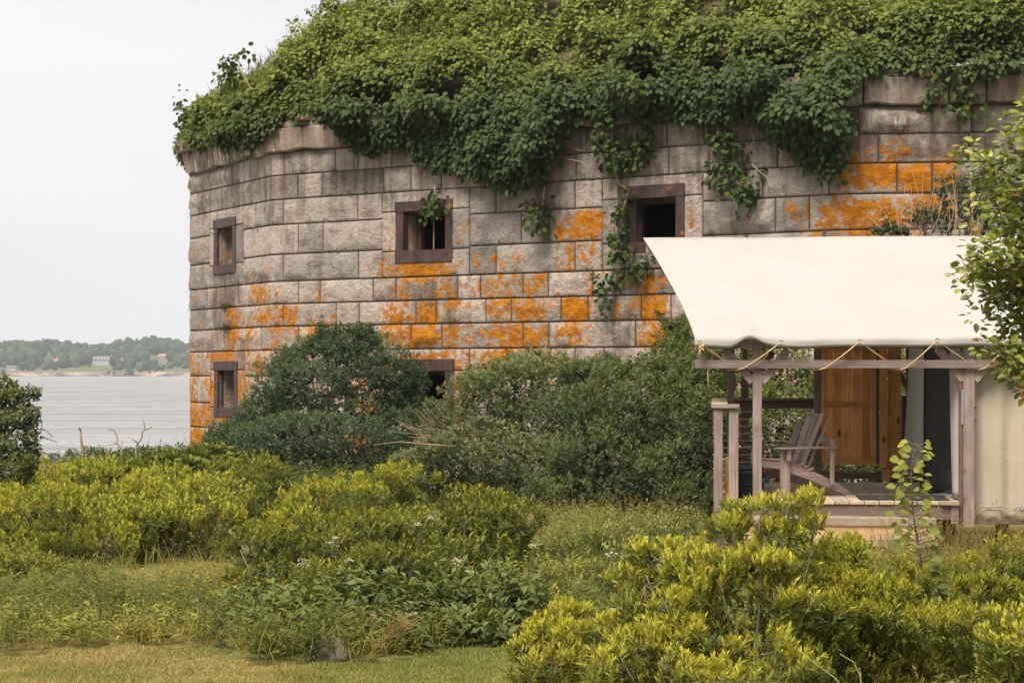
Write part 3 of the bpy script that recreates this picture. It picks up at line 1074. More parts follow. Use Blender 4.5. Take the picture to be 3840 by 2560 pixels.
def stone(name, u0, u1, z0, z1, mat, smoothness=0.0, proud=0.0, gap=0.012, depth=0.22, chip=None, tilt=0.0, limeb=0.0, broken=0.0):
    """one dressed block: rough face, drafted margin, sides going back into the wall"""
    global stone_i
    stone_i += 1
    rs = np.random.default_rng(1000 + stone_i)
    u0 += gap * 1.4; u1 -= gap * 1.4; z0 += gap; z1 -= gap
    w_, h_ = u1 - u0, z1 - z0
    mg = min(0.045, 0.22 * w_, 0.22 * h_)
    nu = max(3, int(w_ / 0.085)); nz = max(3, int(h_ / 0.085))
    us = np.concatenate([[u0], np.linspace(u0 + mg, u1 - mg, nu), [u1]])
    for ux in (UL, UA, UB):
        if u0 + 0.02 < ux < u1 - 0.02:
            us = us[np.abs(us - ux) > 0.03]
            us = np.sort(np.concatenate([us, [ux - 0.05, ux, ux + 0.05]]))
    zs = np.concatenate([[z0], np.linspace(z0 + mg, z1 - mg, nz), [z1]])
    Ug, Zg = np.meshgrid(us, zs)
    e = np.minimum(np.minimum(Ug - u0, u1 - Ug), np.minimum(Zg - z0, z1 - Zg))
    ef = np.clip((e - mg * .6) / 0.06, 0, 1)
    amp = (0.012 + 0.055 * rs.random() ** 1.8) * (1 - smoothness)
    sd = rs.random(3) * 30
    q3 = np.stack([Ug * 2.1 + sd[0], Zg * 2.6 + sd[1], Ug * 0 + sd[2]], -1)
    off = ef * (amp * 0.6 + amp * 2.2 * (fbm(q3, 2) - 0.42) + 0.045 * (1 - smoothness) * (fbm(q3 * 3.5, 2) - .5))
    if (chip if chip is not None else rs.random() < 0.3) and smoothness < 0.5:
        # a break: the face steps out above a ragged line
        line = z0 + h_ * (0.25 + 0.25 * rs.random()) + 0.12 * (fbm(np.stack([Ug * 3, Ug * 0 + sd[0], Ug * 0], -1), 2) - .5) * 2
        off = off + ef * 0.075 * np.clip((Zg - line) / 0.06, 0, 1) * np.clip((z1 - Zg) / (h_ * .7), 0, 1)
    # margins at the outer corners of the polygon stay flat
    for ux in (UL, UA, UB):
        off = off * np.clip(np.abs(Ug - ux) / 0.14 - 0.25, 0 if ux != UL else 0.35, 1)
    wob = 0.008 * (fbm(np.stack([Ug * 5, Zg * 5, Ug * 0 + sd[0]], -1), 2) - .5)
    Zw = Zg.copy()
    if broken > 0:
        ch = broken * np.clip(fbm(np.stack([Ug * 2.2, Ug * 0 + 4.4, Ug * 0], -1), 3) - 0.5, 0, 1) * 3
        Zw = Zg + ch * np.clip((z1 - Zg) / h_, 0, 1)
    tl = tilt * (Zg - z0) / h_
    pts = W(Ug, Zw, proud + off + wob + tl)
    nr, nc = Ug.shape
    v = pts.reshape(-1, 3)
    idx = np.arange(nr * nc).reshape(nr, nc)
    f = [tuple(t) for t in np.stack([idx[:-1, :-1], idx[:-1, 1:], idx[1:, 1:], idx[1:, :-1]], -1).reshape(-1, 4).tolist()]
    ring = list(idx[0]) + list(idx[1:, -1]) + list(idx[-1, -2::-1]) + list(idx[-2:0:-1, 0])
    rb = W(Ug.reshape(-1)[ring], Zw.reshape(-1)[ring], -depth)
    nb = len(v)
    v = np.concatenate([v, rb])
    m_ = len(ring)
    f += [(ring[k], nb + k, nb + (k + 1) % m_, ring[(k + 1) % m_]) for k in range(m_)]
    uu = np.concatenate([Ug.reshape(-1), Ug.reshape(-1)[ring]]); zz = np.concatenate([Zg.reshape(-1), Zg.reshape(-1)[ring]])
    li = np.maximum(field(LI, uu, zz) * (0.80 + 0.3 * rs.random()), 0.10 + 0.12 * np.clip((4.6 - zz) / 2, 0, 1))
    li[zz > 4.6] -= 0.1
    st = np.maximum(field(ST, uu, zz), np.clip((zz - 5.6) / 2.6, 0, .48) * (0.4 + 1.0 * rs.random()))
    al = np.clip(1 - (zz - z0) / 0.10, 0, 1) * (0.25 + 0.35 * rs.random()) * (zz > 3)
    al = np.maximum(al, 0.3 * field([(px2u(850), pz(850, 1230), .35, .5, 1)], uu, zz))
    lm = np.maximum(field(LM, uu, zz), limeb)
    return mesh_obj(name, v - FO, f, mat, fort, True, None, dict(lichen=li, stain=st, algae=al, lime=lm))


for r, js in enumerate(JOINTS):
    z1, z0 = RZ[r], RZ[r + 1]
    us = [UL - 0.9 - 0.5 * (r % 2)] + [px2u(j) for j in js] + [UC]
    for a, b_ in zip(us[:-1], us[1:]):
        skip = False
        for w_ in WIN:
            if w_['rows'][0] <= r <= w_['rows'][1]:
                s0, s1 = w_['su']
                if a >= s0 - 0.03 and b_ <= s1 + 0.03: skip = True
                elif a < s0 < b_ and b_ <= s1 + 0.05: b_ = s0
                elif s0 - 0.05 <= a < s1 < b_: a = s1
                elif a < s0 and b_ > s1:
                    stone('stone', a, s0, z0, z1, M['granite'])
                    a = s1
        if skip or b_ - a < 0.06: continue
        stone('stone', a, b_, z0, z1, M['granite'])
for w_ in WIN:
    (s0, s1), (sz0, sz1), (o0, o1), (oz0, oz1) = w_['su'], w_['sz'], w_['ou'], w_['oz']
    stone('lintel_stone', s0, s1, oz1, sz1, M['granite'], 0.55, 0.012, chip=False)
    stone('sill_stone', s0, s1, sz0, oz0, M['granite'], 0.55, 0.012, chip=False)
    stone('jamb_stone', s0, o0, oz0, oz1, M['granite'], 0.75, 0.012, gap=0.004, chip=False)
    stone('jamb_stone', o1, s1, oz0, oz1, M['granite'], 0.75, 0.012, gap=0.004, chip=False)

# masonry core behind the joints, open at the windows
uc = sorted(set([UL - 7, UL, UA, UB, UC] + [x for w_ in WIN for x in w_['ou']]))
zc = sorted(set([-0.4, 8.3] + [x for w_ in WIN for x in w_['oz']]))
vv, ff = [], []
for a, b_ in zip(uc[:-1], uc[1:]):
    for c, d in zip(zc[:-1], zc[1:]):
        um, zm = (a + b_) / 2, (c + d) / 2
        if any(w_['ou'][0] < um < w_['ou'][1] and w_['oz'][0] < zm < w_['oz'][1] for w_ in WIN): continue
        k = len(vv)
        vv += [x for x in W([a, b_, b_, a], [c, c, d, d], -0.012)]
        ff.append((k, k + 1, k + 2, k + 3))
mesh_obj('wall_core', np.array(vv) - FO, ff, M['mortar'], fort)


def wbox(name, u0, u1, z0, z1, o0, o1, mat, parent, bev=0.006, lo=None):
    p = np.concatenate([W([u0, u1, u1, u0], [z0, z0, z1, z1], o1), W([u0, u1, u1, u0], [z0, z0, z1, z1], o0)]) - FO
    fs = [(0, 1, 2, 3), (7, 6, 5, 4), (0, 4, 5, 1), (1, 5, 6, 2), (2, 6, 7, 3), (3, 7, 4, 0)]
    bm = bmesh.new()
    vs_ = [bm.verts.new(x) for x in p]
    for f in fs: bm.faces.new([vs_[i] for i in f])
    if bev: bmesh.ops.bevel(bm, geom=bm.edges[:], offset=bev, segments=1, affect='EDGES')
    return bm_obj(name, bm, mat, parent)


def iron_mat():
    m, n, l, b, _ = mat_new('rusted_iron_beam')
    pos = n.new('ShaderNodeNewGeometry').outputs['Position']
    f = noise_n(n, l, scaled(n, l, pos, (5, 5, 2.2)), 1.0, 6, 0.65)
    c = ramp_n(n, l, f, [(0.3, (0.026, 0.016, 0.0165)), (0.5, (0.052, 0.031, 0.029)), (0.7, (0.085, 0.052, 0.045))])
    rust = noise_n(n, l, pos, 4.0, 7, 0.7)
    low = attr(n, 'none')
    c = mixc(n, l, ramp_n(n, l, rust, [(0.60, 0.0), (0.68, 0.75)]), c, (0.36, 0.13, 0.012))
    l.new(c, b.inputs['Base Color'])
    b.inputs['Roughness'].default_value = 0.55
    b.inputs['Specular IOR Level'].default_value = 0.3
    bump_n(n, l, noise_n(n, l, pos, 14.0, 6, 0.65), 0.35, 0.03, b)
    return m


M['iron'] = iron_mat()
for wi, w_ in enumerate(WIN):
    (o0, o1), (z0, z1), (f0, f1), (fz0, fz1) = w_['ou'], w_['oz'], w_['fu'], w_['fz']
    left = wi < 2
    # stone-lined embrasure: reveals 0.55 m deep, then the casemate, its darkness put into the colour
    D1, D2 = 0.40, 3.2
    fr_u0, fr_u1 = o0 + 0.02, o1 - 0.02
    p = []
    vv = []
    def Q(u, z, o):
        vv.append(W(u, z, o) - FO); return len(vv) - 1
    a = [Q(o0, z0, -0.03), Q(o1, z0, -0.03), Q(o1, z1, -0.03), Q(o0, z1, -0.03)]
    b_ = [Q(o0, z0, -D1), Q(o1, z0, -D1), Q(o1, z1, -D1), Q(o0, z1, -D1)]
    ff = [(a[k], b_[k], b_[(k + 1) % 4], a[(k + 1) % 4]) for k in range(4)]
    atr = dict(lichen=[0.25, 0.0, 0.0, 0.25, .2, 0, 0, 0], stain=[.4] * 8, algae=[.5, .5, 0, 0, .5, .5, 0, 0], lime=[0] * 8)
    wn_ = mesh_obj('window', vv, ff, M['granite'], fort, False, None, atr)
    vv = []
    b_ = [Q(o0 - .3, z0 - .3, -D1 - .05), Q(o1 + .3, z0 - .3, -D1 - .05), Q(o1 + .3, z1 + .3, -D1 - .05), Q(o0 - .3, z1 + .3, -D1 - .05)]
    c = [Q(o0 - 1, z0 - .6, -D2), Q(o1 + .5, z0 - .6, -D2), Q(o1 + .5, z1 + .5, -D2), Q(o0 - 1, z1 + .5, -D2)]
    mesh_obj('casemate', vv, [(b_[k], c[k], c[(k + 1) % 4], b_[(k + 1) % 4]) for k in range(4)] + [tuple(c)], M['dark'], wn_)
    pr, bk = 0.05, -0.14
    wbox('lintel_beam', f0, f1, z1 - 0.004, fz1, bk, pr, M['iron'], wn_)
    wbox('sill_beam', f0, f1, fz0, z0 + 0.004, bk, pr, M['iron'], wn_)
    wbox('jamb_beam', f0 + .01, o0, z0, z1, bk, pr - .012, M['iron'], wn_)
    wbox('jamb_beam', o1, f1 - .01, z0, z1, bk, pr - .012, M['iron'], wn_)
    # inner iron frame with a smaller opening at the back of the reveal
    wd = (o1 - o0)
    if left:
        mesh_v = W([o0, o1, o1, o0], [z0, z0, z1, z1], -D1 + .02) - FO
        mesh_obj('blocking_slab', mesh_v, [(0, 1, 2, 3)], M['granite'], wn_, False, None, dict(lichen=[.5, .4, 0, 0], stain=[.5] * 4, algae=[.7, .7, 0, 0], lime=[0] * 4))
    else:
        fw_ = 0.13 * wd
        wbox('inner_frame', o0 + .003, o0 + fw_, z0 + .003, z1 - .003, -D1 - .12, -D1 + 0.02, M['iron'], wn_)
        wbox('inner_frame', o0 + fw_, o1 - .003, z1 - 0.10, z1 - .003, -D1 - .118, -D1 + 0.018, M['iron'], wn_)
        if wi == 2:
            p0 = W(o0 + .5 * wd, z0 + .02, -D1 + .1) - FO; p1 = W(o0 + .42 * wd, z1 - .2, -D1 - .02) - FO
            v_, f_ = tube([p0, p1], [0.018, 0.014], 5)
            mesh_obj('fallen_bar', v_, f_, M['bark_pale'], wn_)

# cornice: leaning slabs with lime runs, broken lower edge
CZ0, CZ1 = RZ[0], RZ[0] + 0.58
cj = [705, 800, 880, 1005, 1150, 1290, 1440, 1600, 1760, 1930, 2105, 2300, 2480, 2660, 2850, 3030, 3240, 3560, 3620, 3700]
us = [UL - .9] + [px2u(x) if x > 712 else UL - .02 for x in cj[1:]] + [UC]
for k, (a, b_) in enumerate(zip(us[:-1], us[1:])):
    leftpart = b_ < UA + 0.8
    stone('cornice_stone', a, b_, CZ0 - (0.04 if leftpart else 0), CZ1, M['cornice'], 0.8, 0.11 + 0.02 * (k % 2), 0.012, 0.3, False, 0.10 if leftpart else 0.03, 0.60 if leftpart else 0.40, 0.18 if leftpart else 0.10)

# rubble ledge above the cornice
un = np.linspace(UL - 1.0, UC, 260)
prof = [(0.02, CZ1 - .03), (0.08, CZ1 + .0), (0.06, CZ1 + .12), (-0.02, CZ1 + .2), (-0.8, CZ1 + .34)]
vv = []
for j, (o_, z_) in enumerate(prof):
    nz_ = fbm(np.stack([un * 3.0, un * 0 + j * 0.8, un * 0], -1), 3) - .5
    nz2 = fbm(np.stack([un * 3.0, un * 0 + j * 0.8, un * 0 + 9], -1), 3) - .5
    vv.append(W(un, z_ + .16 * nz2, o_ + 0.35 * nz_))
vv = np.concatenate(vv) - FO
n_ = len(un)
ff = [(j * n_ + i, j * n_ + i + 1, (j + 1) * n_ + i + 1, (j + 1) * n_ + i) for j in range(len(prof) - 1) for i in range(n_ - 1)]
mesh_obj('rubble_ledge', vv, ff, M['rubble'], fort)
for px, py in [(765, 520), (835, 517), (1235, 425), (1160, 447), (1290, 415), (700, 525), (3480, 285), (3640, 290)]:
    u = px2u(px); z = pz(px, py)
    wbox('brick', u - .13, u + .13, z - .05, z + .05, 0.02, 0.30, M['brick'], fort, 0.012)
# the corner ledge that has broken forward at the end of the cornice
for k in range(9):
    u = UL - 0.35 + k * 0.16
    wbox('ledge_stone', u, u + 0.15 + .05 * rng.random(), CZ1 - .06 + .03 * rng.random(), CZ1 + .20 + .1 * rng.random(), 0.05, 0.30 + .12 * rng.random(), M['rubble'], fort, 0.03)

# earth mound that covers the fort
SL = R(37)
un = np.concatenate([np.linspace(UL - 6, UL, 20)[:-1], np.linspace(UL, UC, 120)])
tn = np.linspace(-0.1, 7.0, 26)
vv = []
for t in tn:
    z = CZ1 + 0.22 + t * math.tan(SL) * (1 - 0.02 * t) + 0.5 * (fbm(np.stack([un * .5, un * 0 + t * .5, un * 0], -1), 3) - .5)
    vv.append(W(un, z, -t - .05))
vv = np.concatenate(vv)
n_ = len(un)
ff = [(j * n_ + i, j * n_ + i + 1, (j + 1) * n_ + i + 1, (j + 1) * n_ + i) for j in range(len(tn) - 1) for i in range(n_ - 1)]
mo = mesh_obj('earth_mound', vv, ff, M['soil'], None, True)
tag(mo, 'earth rampart heaped over the roof of the stone fort', None, None, 'structure')

# ------------------------------------------------------------------ vines over the rampart
VB = [(560, 515), (640, 505), (760, 520), (900, 520), (1010, 505), (1100, 475), (1180, 445), (1262, 430), (1285, 520), (1400, 572), (1500, 585), (1570, 560), (1620, 640),
      (1780, 655), (1850, 680), (1950, 720), (2050, 705), (2105, 640), (2130, 500), (2220, 450), (2400, 450), (2600, 480), (2700, 470), (2780, 450), (2880, 520), (2980, 560),
      (3060, 640), (3160, 600), (3200, 470), (3225, 320), (3300, 290), (3400, 290), (3450, 310), (3560, 285), (3700, 300), (3840, 300), (4200, 300)]
VU = np.array([px2u(p) for p, _ in VB]); VZ = np.array([pz(p, y) for p, y in VB])
VZ[0:2] = 8.35
VZ[[k for k, (p_, _) in enumerate(VB) if p_ < 1280 or p_ > 3215]] += 0.02
VZ[4:] += 0.14
VZ[0:6] -= 0.12
VU = np.concatenate([[UL - 5], VU]); VZ = np.concatenate([[8.6], VZ])
order = np.argsort(VU); VU, VZ = VU[order], VZ[order]
EZ = CZ1 + 0.30


def vine_surface(u, s, lift):
    """s < 0 up the mound, s > 0 hanging below the edge; lift off the surface"""
    up = s < 0
    t = -s * math.cos(SL)
    z = np.where(up, EZ - s * math.sin(SL) + lift * math.cos(SL), EZ - s)
    off = np.where(up, -t + 0.05 + lift * math.sin(SL), 0.14 + lift * np.clip(1.0 - 0.10 * s, .4, 1))
    return W(u, z, off)


def vine_mass():
    N = 30000
    u = rng.uniform(UL - 4.5, UC, N)
    zb = np.interp(u, VU, VZ) + 0.22 * (fbm(np.stack([u * 2.2, u * 0, u * 0 + 5], -1), 2) - .5) * 2
    smax = np.where(zb < EZ, EZ - zb, -(zb - EZ) / math.sin(SL))
    top = -5.8
    s = top + (smax - top) * rng.random(N) ** 0.85
    hang = rng.random(N) < 0.34
    s = np.where(hang & (smax > -0.9), -0.9 + (smax + 0.9) * rng.random(N), s)
    cl = fbm(np.stack([u * 0.75, s * 0.75, u * 0 + 3], -1), 3)
    cl2 = fbm(np.stack([u * 2.4, s * 2.4, u * 0 + 8], -1), 2)
    tap = np.clip((smax - s) / 0.5, 0.25, 1) * np.where(u < 2.0, np.clip(.75 + .10 * (u - UL), .75, 1), 1)
    cl3 = fbm(np.stack([u * 1.05, s * 1.05, u * 0 + 31], -1), 2)
    lift = (0.10 + 1.0 * np.clip(cl - 0.32, 0, 1) + 0.45 * (cl2 - .5) + 2.3 * np.clip(cl3 - .47, -.14, 1)) * tap
    lift = lift * (1 - 0.55 * rng.random(N) ** 2)
    ok = (cl2 > 0.33) & ((cl3 > 0.36) | (s > -0.7)) & ((cl2 > 0.30) | (s > 0))
    u, s, lift = u[ok], s[ok], np.clip(lift[ok], 0.02, 1.05)
    cl = cl[ok]
    p = vine_surface(u, s, lift)
    e = 0.05
    g1 = vine_surface(u + e, s, lift) - p
    out = vine_surface(u, s, lift + 0.2) - p
    nrm = unit(out + np.array([[0, -0.05, 0.02]]))
    N = len(p)
    lv = Leaves()
    up = np.array([[0, 0, 1.0]])
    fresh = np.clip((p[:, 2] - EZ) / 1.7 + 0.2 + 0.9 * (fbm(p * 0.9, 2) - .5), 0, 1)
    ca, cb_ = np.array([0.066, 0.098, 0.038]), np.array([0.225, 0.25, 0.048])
    k = 9
    ax = unit(nrm + 0.45 * up + .4 * rng.standard_normal((N, 3)))
    x, y = perp(ax)
    for j in range(k):
        ph = j * 2.399 + rng.random(N) * 6.28
        r = x * np.cos(ph)[:, None] + y * np.sin(ph)[:, None]
        q_ = p + r * rng.uniform(0.02, 0.22, (N, 1)) + ax * rng.normal(0, .08, (N, 1))
        d = unit(r * 0.8 + nrm * 0.35 - up * 0.55 + .25 * rng.standard_normal((N, 3)))
        n_ = unit(nrm * 0.75 + up * 0.75 + .35 * rng.standard_normal((N, 3)))
        L = rng.uniform(0.085, 0.165, N)
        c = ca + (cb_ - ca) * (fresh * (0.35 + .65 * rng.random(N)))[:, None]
        c = c * (1 + .25 * (rng.random((N, 1)) * 2 - 1))
        lv.add(q_, d, n_, L, L * 0.74, c, (0.34, 0.68, 1.0, 0.82), 0.18, 0.18)
    o = lv.build('rampart_vine', M['leaf'], None, (0, 0, 0), False)
    tag(o, 'thick green vine cover spilling off the rampart over the fort wall', 'vine', None, 'stuff')
    # light grassy growth high on the rampart
    N = 9000
    u = rng.uniform(UL - 4, UC, N)
    s = rng.uniform(-5.8, -0.6, N)
    ok = fbm(np.stack([u * .6, s * .6, u * 0 + 20], -1), 2) + 0.06 * (-s - 2) > 0.54
    u, s = u[ok], s[ok]
    N = len(u)
    p = vine_surface(u, s, 0.25 + .35 * rng.random(N))
    d = unit(np.stack([.5 * rng.standard_normal(N), .5 * rng.standard_normal(N) - .2, np.ones(N)], -1))
    lv = Leaves()
    lv.add(p, d, rng.standard_normal((N, 3)), rng.uniform(.2, .55, N), rng.uniform(.012, .025, N), np.array([0.15, 0.165, 0.04]) * rng.uniform(.7, 1.2, (N, 1)), droop=.3)
    o = lv.build('rampart_grass', M['leaf_thin'], None, (0, 0, 0), False)
    tag(o, 'long yellow green grass growing on top of the rampart', 'grass', None, 'stuff')
    # grass tufts rooted in the joints of the wall
    lv = Leaves()
    for r in range(1, 9):
        n_ = 900
        u = rng.uniform(UL - .2, UC, n_)
        k_ = fbm(np.stack([u * 1.3, u * 0 + r * 5.1, u * 0], -1), 2)
        u = u[k_ > 0.60]
        if r in (6, 7): u = np.concatenate([u, rng.normal(px2u(850), .16, 160)])
        n_ = len(u)
        p = W(u, np.full(n_, RZ[r] + 0.005), 0.0)
        d = unit(np.stack([rng.normal(0, .5, n_), -0.45 + rng.normal(0, .25, n_), .35 + rng.normal(0, .6, n_)], -1))
        lv.add(p, d, rng.standard_normal((n_, 3)), rng.uniform(.06, .22, n_), .012, np.array([0.075, 0.09, 0.028]) * rng.uniform(.6, 1.2, (n_, 1)), droop=.4)
    o = lv.build('joint_grass', M['leaf_thin'], None, (0, 0, 0), False)
    tag(o, 'small grass tufts rooted in the joints of the granite wall', 'grass', None, 'stuff')


vine_mass()


def hanging_vine(label, lobes, path, loose=(), group=None, dens=46):
    """lobes and stem path in photograph pixels, on the wall face"""
    Ls = []
    for px, py, rx, ry in lobes:
        u = px2u(px); z = pz(px, py)
        c = W(u, z, 0.22)
        sc = c[1] / F
        Ls.append((c, np.array([rx * sc, max(.14, rx * sc * .5), ry * sc])))
    pth = [W(px2u(a), pz(a, b_), 0.10 + .06 * rng.random()) for a, b_ in path]
    base = pth[-1].copy()
    root = empty('hanging_vine', base)
    tag(root, label, 'vine', group)
    Pt, A = lobe_tips(Ls, dens * .45, 0.44, 3.4, -0.9, 0.5)
    Pt = Pt + rng.normal(size=Pt.shape) * np.array([.07, .05, .09])
    N = len(Pt)
    lv = Leaves()
    up = np.array([[0, 0, 1.0]])
    for j in range(5):
        r = unit(rng.standard_normal((N, 3)))
        d = unit(r * .7 + A * .4 - up * .6)
        n_ = unit(A * .7 + up * .8 + .3 * rng.standard_normal((N, 3)))
        L = rng.uniform(.09, .17, N)
        c = np.array([0.045, 0.075, 0.026]) + np.array([0.05, 0.055, 0.003]) * rng.random((N, 1)) ** 2
        lv.add(Pt + r * .11, d, n_, L, L * .74, c, (0.34, 0.68, 1.0, 0.82), .18, .18)
    lv.build('foliage', M['leaf'], root, base, True)
    g = Geo()
    g.add(tube(pth, np.linspace(.02, .008, len(pth)), 5))
    for lp in loose:
        g.add(tube([W(px2u(a), pz(a, b_), .16 + .08 * rng.random()) for a, b_ in lp], np.linspace(.014, .006, len(lp)), 4))
    g.obj('stem', M['bark_pale'], root, True, base)
    return root


hanging_vine('vine spray hanging between the two upper windows below the rampart', [(2285, 500, 55, 80), (2330, 590, 60, 50), (2420, 540, 40, 90), (2300, 430, 70, 60)], [(2290, 380), (2300, 480), (2310, 600), (2320, 660)],
             [[(2140, 600), (2200, 610), (2230, 650), (2210, 700)], [(2310, 600), (2320, 650), (2290, 690), (2275, 740)], [(2390, 500), (2410, 590), (2415, 640)], [(2120, 500), (2160, 560), (2205, 570)]])
hanging_vine('broad vine clump with bare looping stems over the wall beside the right window', [(2745, 570, 75, 70), (2770, 660, 100, 70), (2790, 730, 80, 55), (2700, 520, 45, 40)], [(2780, 400), (2760, 480), (2760, 600), (2780, 760)],
             [[(2790, 400), (2730, 500), (2735, 560), (2710, 600), (2780, 690), (2820, 740), (2825, 790), (2795, 830)], [(2810, 440), (2835, 520), (2840, 570), (2880, 575)], [(2830, 620), (2885, 670), (2895, 730)], [(2720, 430), (2700, 480), (2715, 520)]])
hanging_vine('vine draping beside and under the right window down to the tent roof', [(2345, 985, 45, 45), (2385, 1000, 60, 40), (2290, 1090, 55, 70), (2310, 1160, 28, 35), (2345, 800, 22, 30), (2365, 710, 16, 20), (2330, 880, 20, 30), (2420, 1010, 30, 20)],
             [(2320, 560), (2312, 640), (2330, 690), (2365, 715), (2350, 780), (2335, 850), (2320, 930), (2340, 1000), (2310, 1080), (2310, 1190)])
hanging_vine('small leafy tuft on the plain wall between the windows', [(2040, 820, 42, 45), (2010, 765, 18, 22)], [(2055, 700), (2045, 780), (2040, 860)], [[(1960, 790), (2000, 780), (2030, 775)]])
hanging_vine('round leafy tuft growing across the left window lintel', [(1640, 765, 52, 42), (1645, 730, 16, 16)], [(1645, 690), (1642, 740), (1640, 800)])
hanging_vine('low ivy strip clinging under the broken cornice slab', [(3530, 395, 60, 28), (3620, 400, 70, 25), (3500, 340, 25, 35), (3640, 345, 28, 45), (3590, 290, 40, 30)], [(3520, 270), (3510, 330), (3530, 410)])
hanging_vine('small dark tuft tucked beneath the vine mass on the bare stones', [(2655, 505, 38, 34)], [(2655, 430), (2655, 480), (2655, 530)])
hanging_vine('long vine tail hanging past the corner beside the orange stones', [(3100, 520, 60, 80), (3130, 590, 55, 40), (3080, 600, 40, 40), (3120, 640, 18, 30)], [(3090, 380), (3085, 480), (3090, 560), (3085, 630), (3088, 690)])
hanging_vine('little sprig on the broken end of the cornice', [(970, 560, 22, 20), (1015, 555, 12, 12), (925, 530, 12, 14)], [(1000, 520), (985, 545), (970, 570)])
hanging_vine('spiky shoots leaning out from the far end of the cornice', [(650, 430, 45, 26), (635, 490, 40, 22), (690, 470, 40, 40), (700, 395, 25, 40)], [(720, 510), (690, 470), (650, 440)])
hanging_vine('wispy sapling shoots standing against the sky on the rampart', [(900, 240, 26, 36), (940, 190, 26, 16), (880, 290, 40, 40)], [(960, 340), (930, 280), (905, 230)])

# ------------------------------------------------------------------ tent cabin
YAW = R(-6)
O3 = P3(2840, 1397, 23.5)
TO = np.array([O3[0], O3[1], 0.0])
wx = np.array([math.cos(YAW), math.sin(YAW), 0]); dyv = np.array([-math.sin(YAW), math.cos(YAW), 0])
tent = empty('canvas_tent_cabin', TO, YAW)
tag(tent, 'canvas roofed tent cabin on a timber deck with open porch', 'tent')


def T(px, py, v):
    d = np.array([(px - 1920.0) / F, 1.0, (HZ - py) / F])
    c = np.array([0, 0, CZ])
    t = (v + (TO - c) @ dyv) / (d @ dyv)
    p = c + t * d
    return np.array([(p - TO) @ wx, v, p[2]])


def tbox(name, px0, px1, py0, py1, v0, th, mat, parent=None, bev=0.004):
    a, b_ = T(px0, py1, v0), T(px1, py0, v0)
    return box(name, a[0], b_[0], v0, v0 + th, a[2], b_[2], mat, parent or tent, bev)


DZ = T(3300, 1878, -0.03)[2]            # deck level
DEPTH = 4.0
UL_ = T(2690, 1900, 0)[0]; UR_ = T(3592, 1900, 0)[0]
# posts
tbox('post', 2823, 2857, 1297, 1960, 0.0, 0.105, M['grey_z'])
tbox('post', 3613, 3655, 1290, 1978, 0.0, 0.13, M['grey_z'])
tbox('post_side_board', 3598, 3611, 1420, 1968, 0.02, 0.1, M['dark_z'])
tbox('bracket', 3606, 3613, 1462, 1592, -0.004, 0.09, M['steel'])
for y in (1478, 1527, 1577):
    for x in (3610, 3658):
        p = T(x, y, 0.03)
        v_, f_ = tube([p + np.array([-.012, 0, 0]), p + np.array([.012, 0, 0])], .012, 6)
        mesh_obj('bolt', v_, f_, M['iron'], tent)
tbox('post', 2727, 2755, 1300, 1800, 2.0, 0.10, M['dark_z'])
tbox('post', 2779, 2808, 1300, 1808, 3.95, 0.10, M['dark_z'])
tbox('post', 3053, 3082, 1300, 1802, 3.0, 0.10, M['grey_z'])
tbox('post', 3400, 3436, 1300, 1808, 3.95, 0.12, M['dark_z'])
# beams
tbox('eave_beam', 2605, 4150, 1270, 1307, -0.02, 0.09, M['grey_x'])
tbox('lacing_beam', 2605, 4150, 1349, 1381, -0.06, 0.05, M['grey_x'])
tbox('outrigger', 2620, 2648, 1306, 1350, -0.01, 0.09, M['grey_z'])
a, b_ = T(2605, 1290, 3.95), T(4150, 1290, 3.95)
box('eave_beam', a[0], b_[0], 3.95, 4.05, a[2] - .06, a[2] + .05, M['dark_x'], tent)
# ridge pole
RV = 2.35
rl, rr_ = T(2412, 893, RV), T(4200, 893, RV)
RZt = rl[2]
box('ridge_pole', rl[0] + .04, rr_[0], RV - .05, RV + .05, RZt - .20, RZt - .035, M['grey_x'], tent)


def brace(px0, py0, px1, py1, v, mat, w=0.075):
    beam('brace', T(px0, py0, v), T(px1, py1, v), 0.045, w, mat, tent)


brace(2823, 1432, 2715, 1310, 0.03, M['grey_x'], .095)
brace(2857, 1432, 2955, 1310, 0.03, M['grey_x'], .095)
brace(3613, 1425, 3515, 1305, 0.03, M['grey_x'], .095)
brace(3655, 1425, 3760, 1305, 0.03, M['grey_x'], .095)
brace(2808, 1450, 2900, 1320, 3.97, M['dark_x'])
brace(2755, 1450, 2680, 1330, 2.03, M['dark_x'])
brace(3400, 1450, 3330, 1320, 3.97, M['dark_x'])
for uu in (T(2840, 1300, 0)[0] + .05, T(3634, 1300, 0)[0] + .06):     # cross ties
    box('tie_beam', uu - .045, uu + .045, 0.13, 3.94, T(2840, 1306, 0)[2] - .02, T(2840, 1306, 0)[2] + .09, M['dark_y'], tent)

# deck boards run back from the front edge
wb = 0.172
uu = UL_
while uu < UR_ - 0.02:
    e = min(uu + wb - 0.007, UR_)
    jj = 0.012 * rng.random()
    box('deck_board', uu, e, -0.04 - jj, DEPTH, DZ - .042, DZ + .003 * rng.random(), M['deck_y'], tent, 0.005)
    uu += wb
tbox('rim_board', 2800, 3566, 1893, 1943, -0.02, 0.05, M['dark_x'])
box('joist', UL_ + .02, UR_ - .02, 0.05, DEPTH - .02, DZ - .24, DZ - .05, M['dark_y'], tent)
for px in (2720, 3000, 3300, 3560):
    u = T(px, 1900, .4)[0]
    box('foundation_post', u - .07, u + .07, .4, .54, -0.05, DZ - .24, M['dark_z'], tent)
    box('foundation_post', u - .07, u + .07, 3.4, 3.54, -0.05, DZ - .24, M['dark_z'], tent)
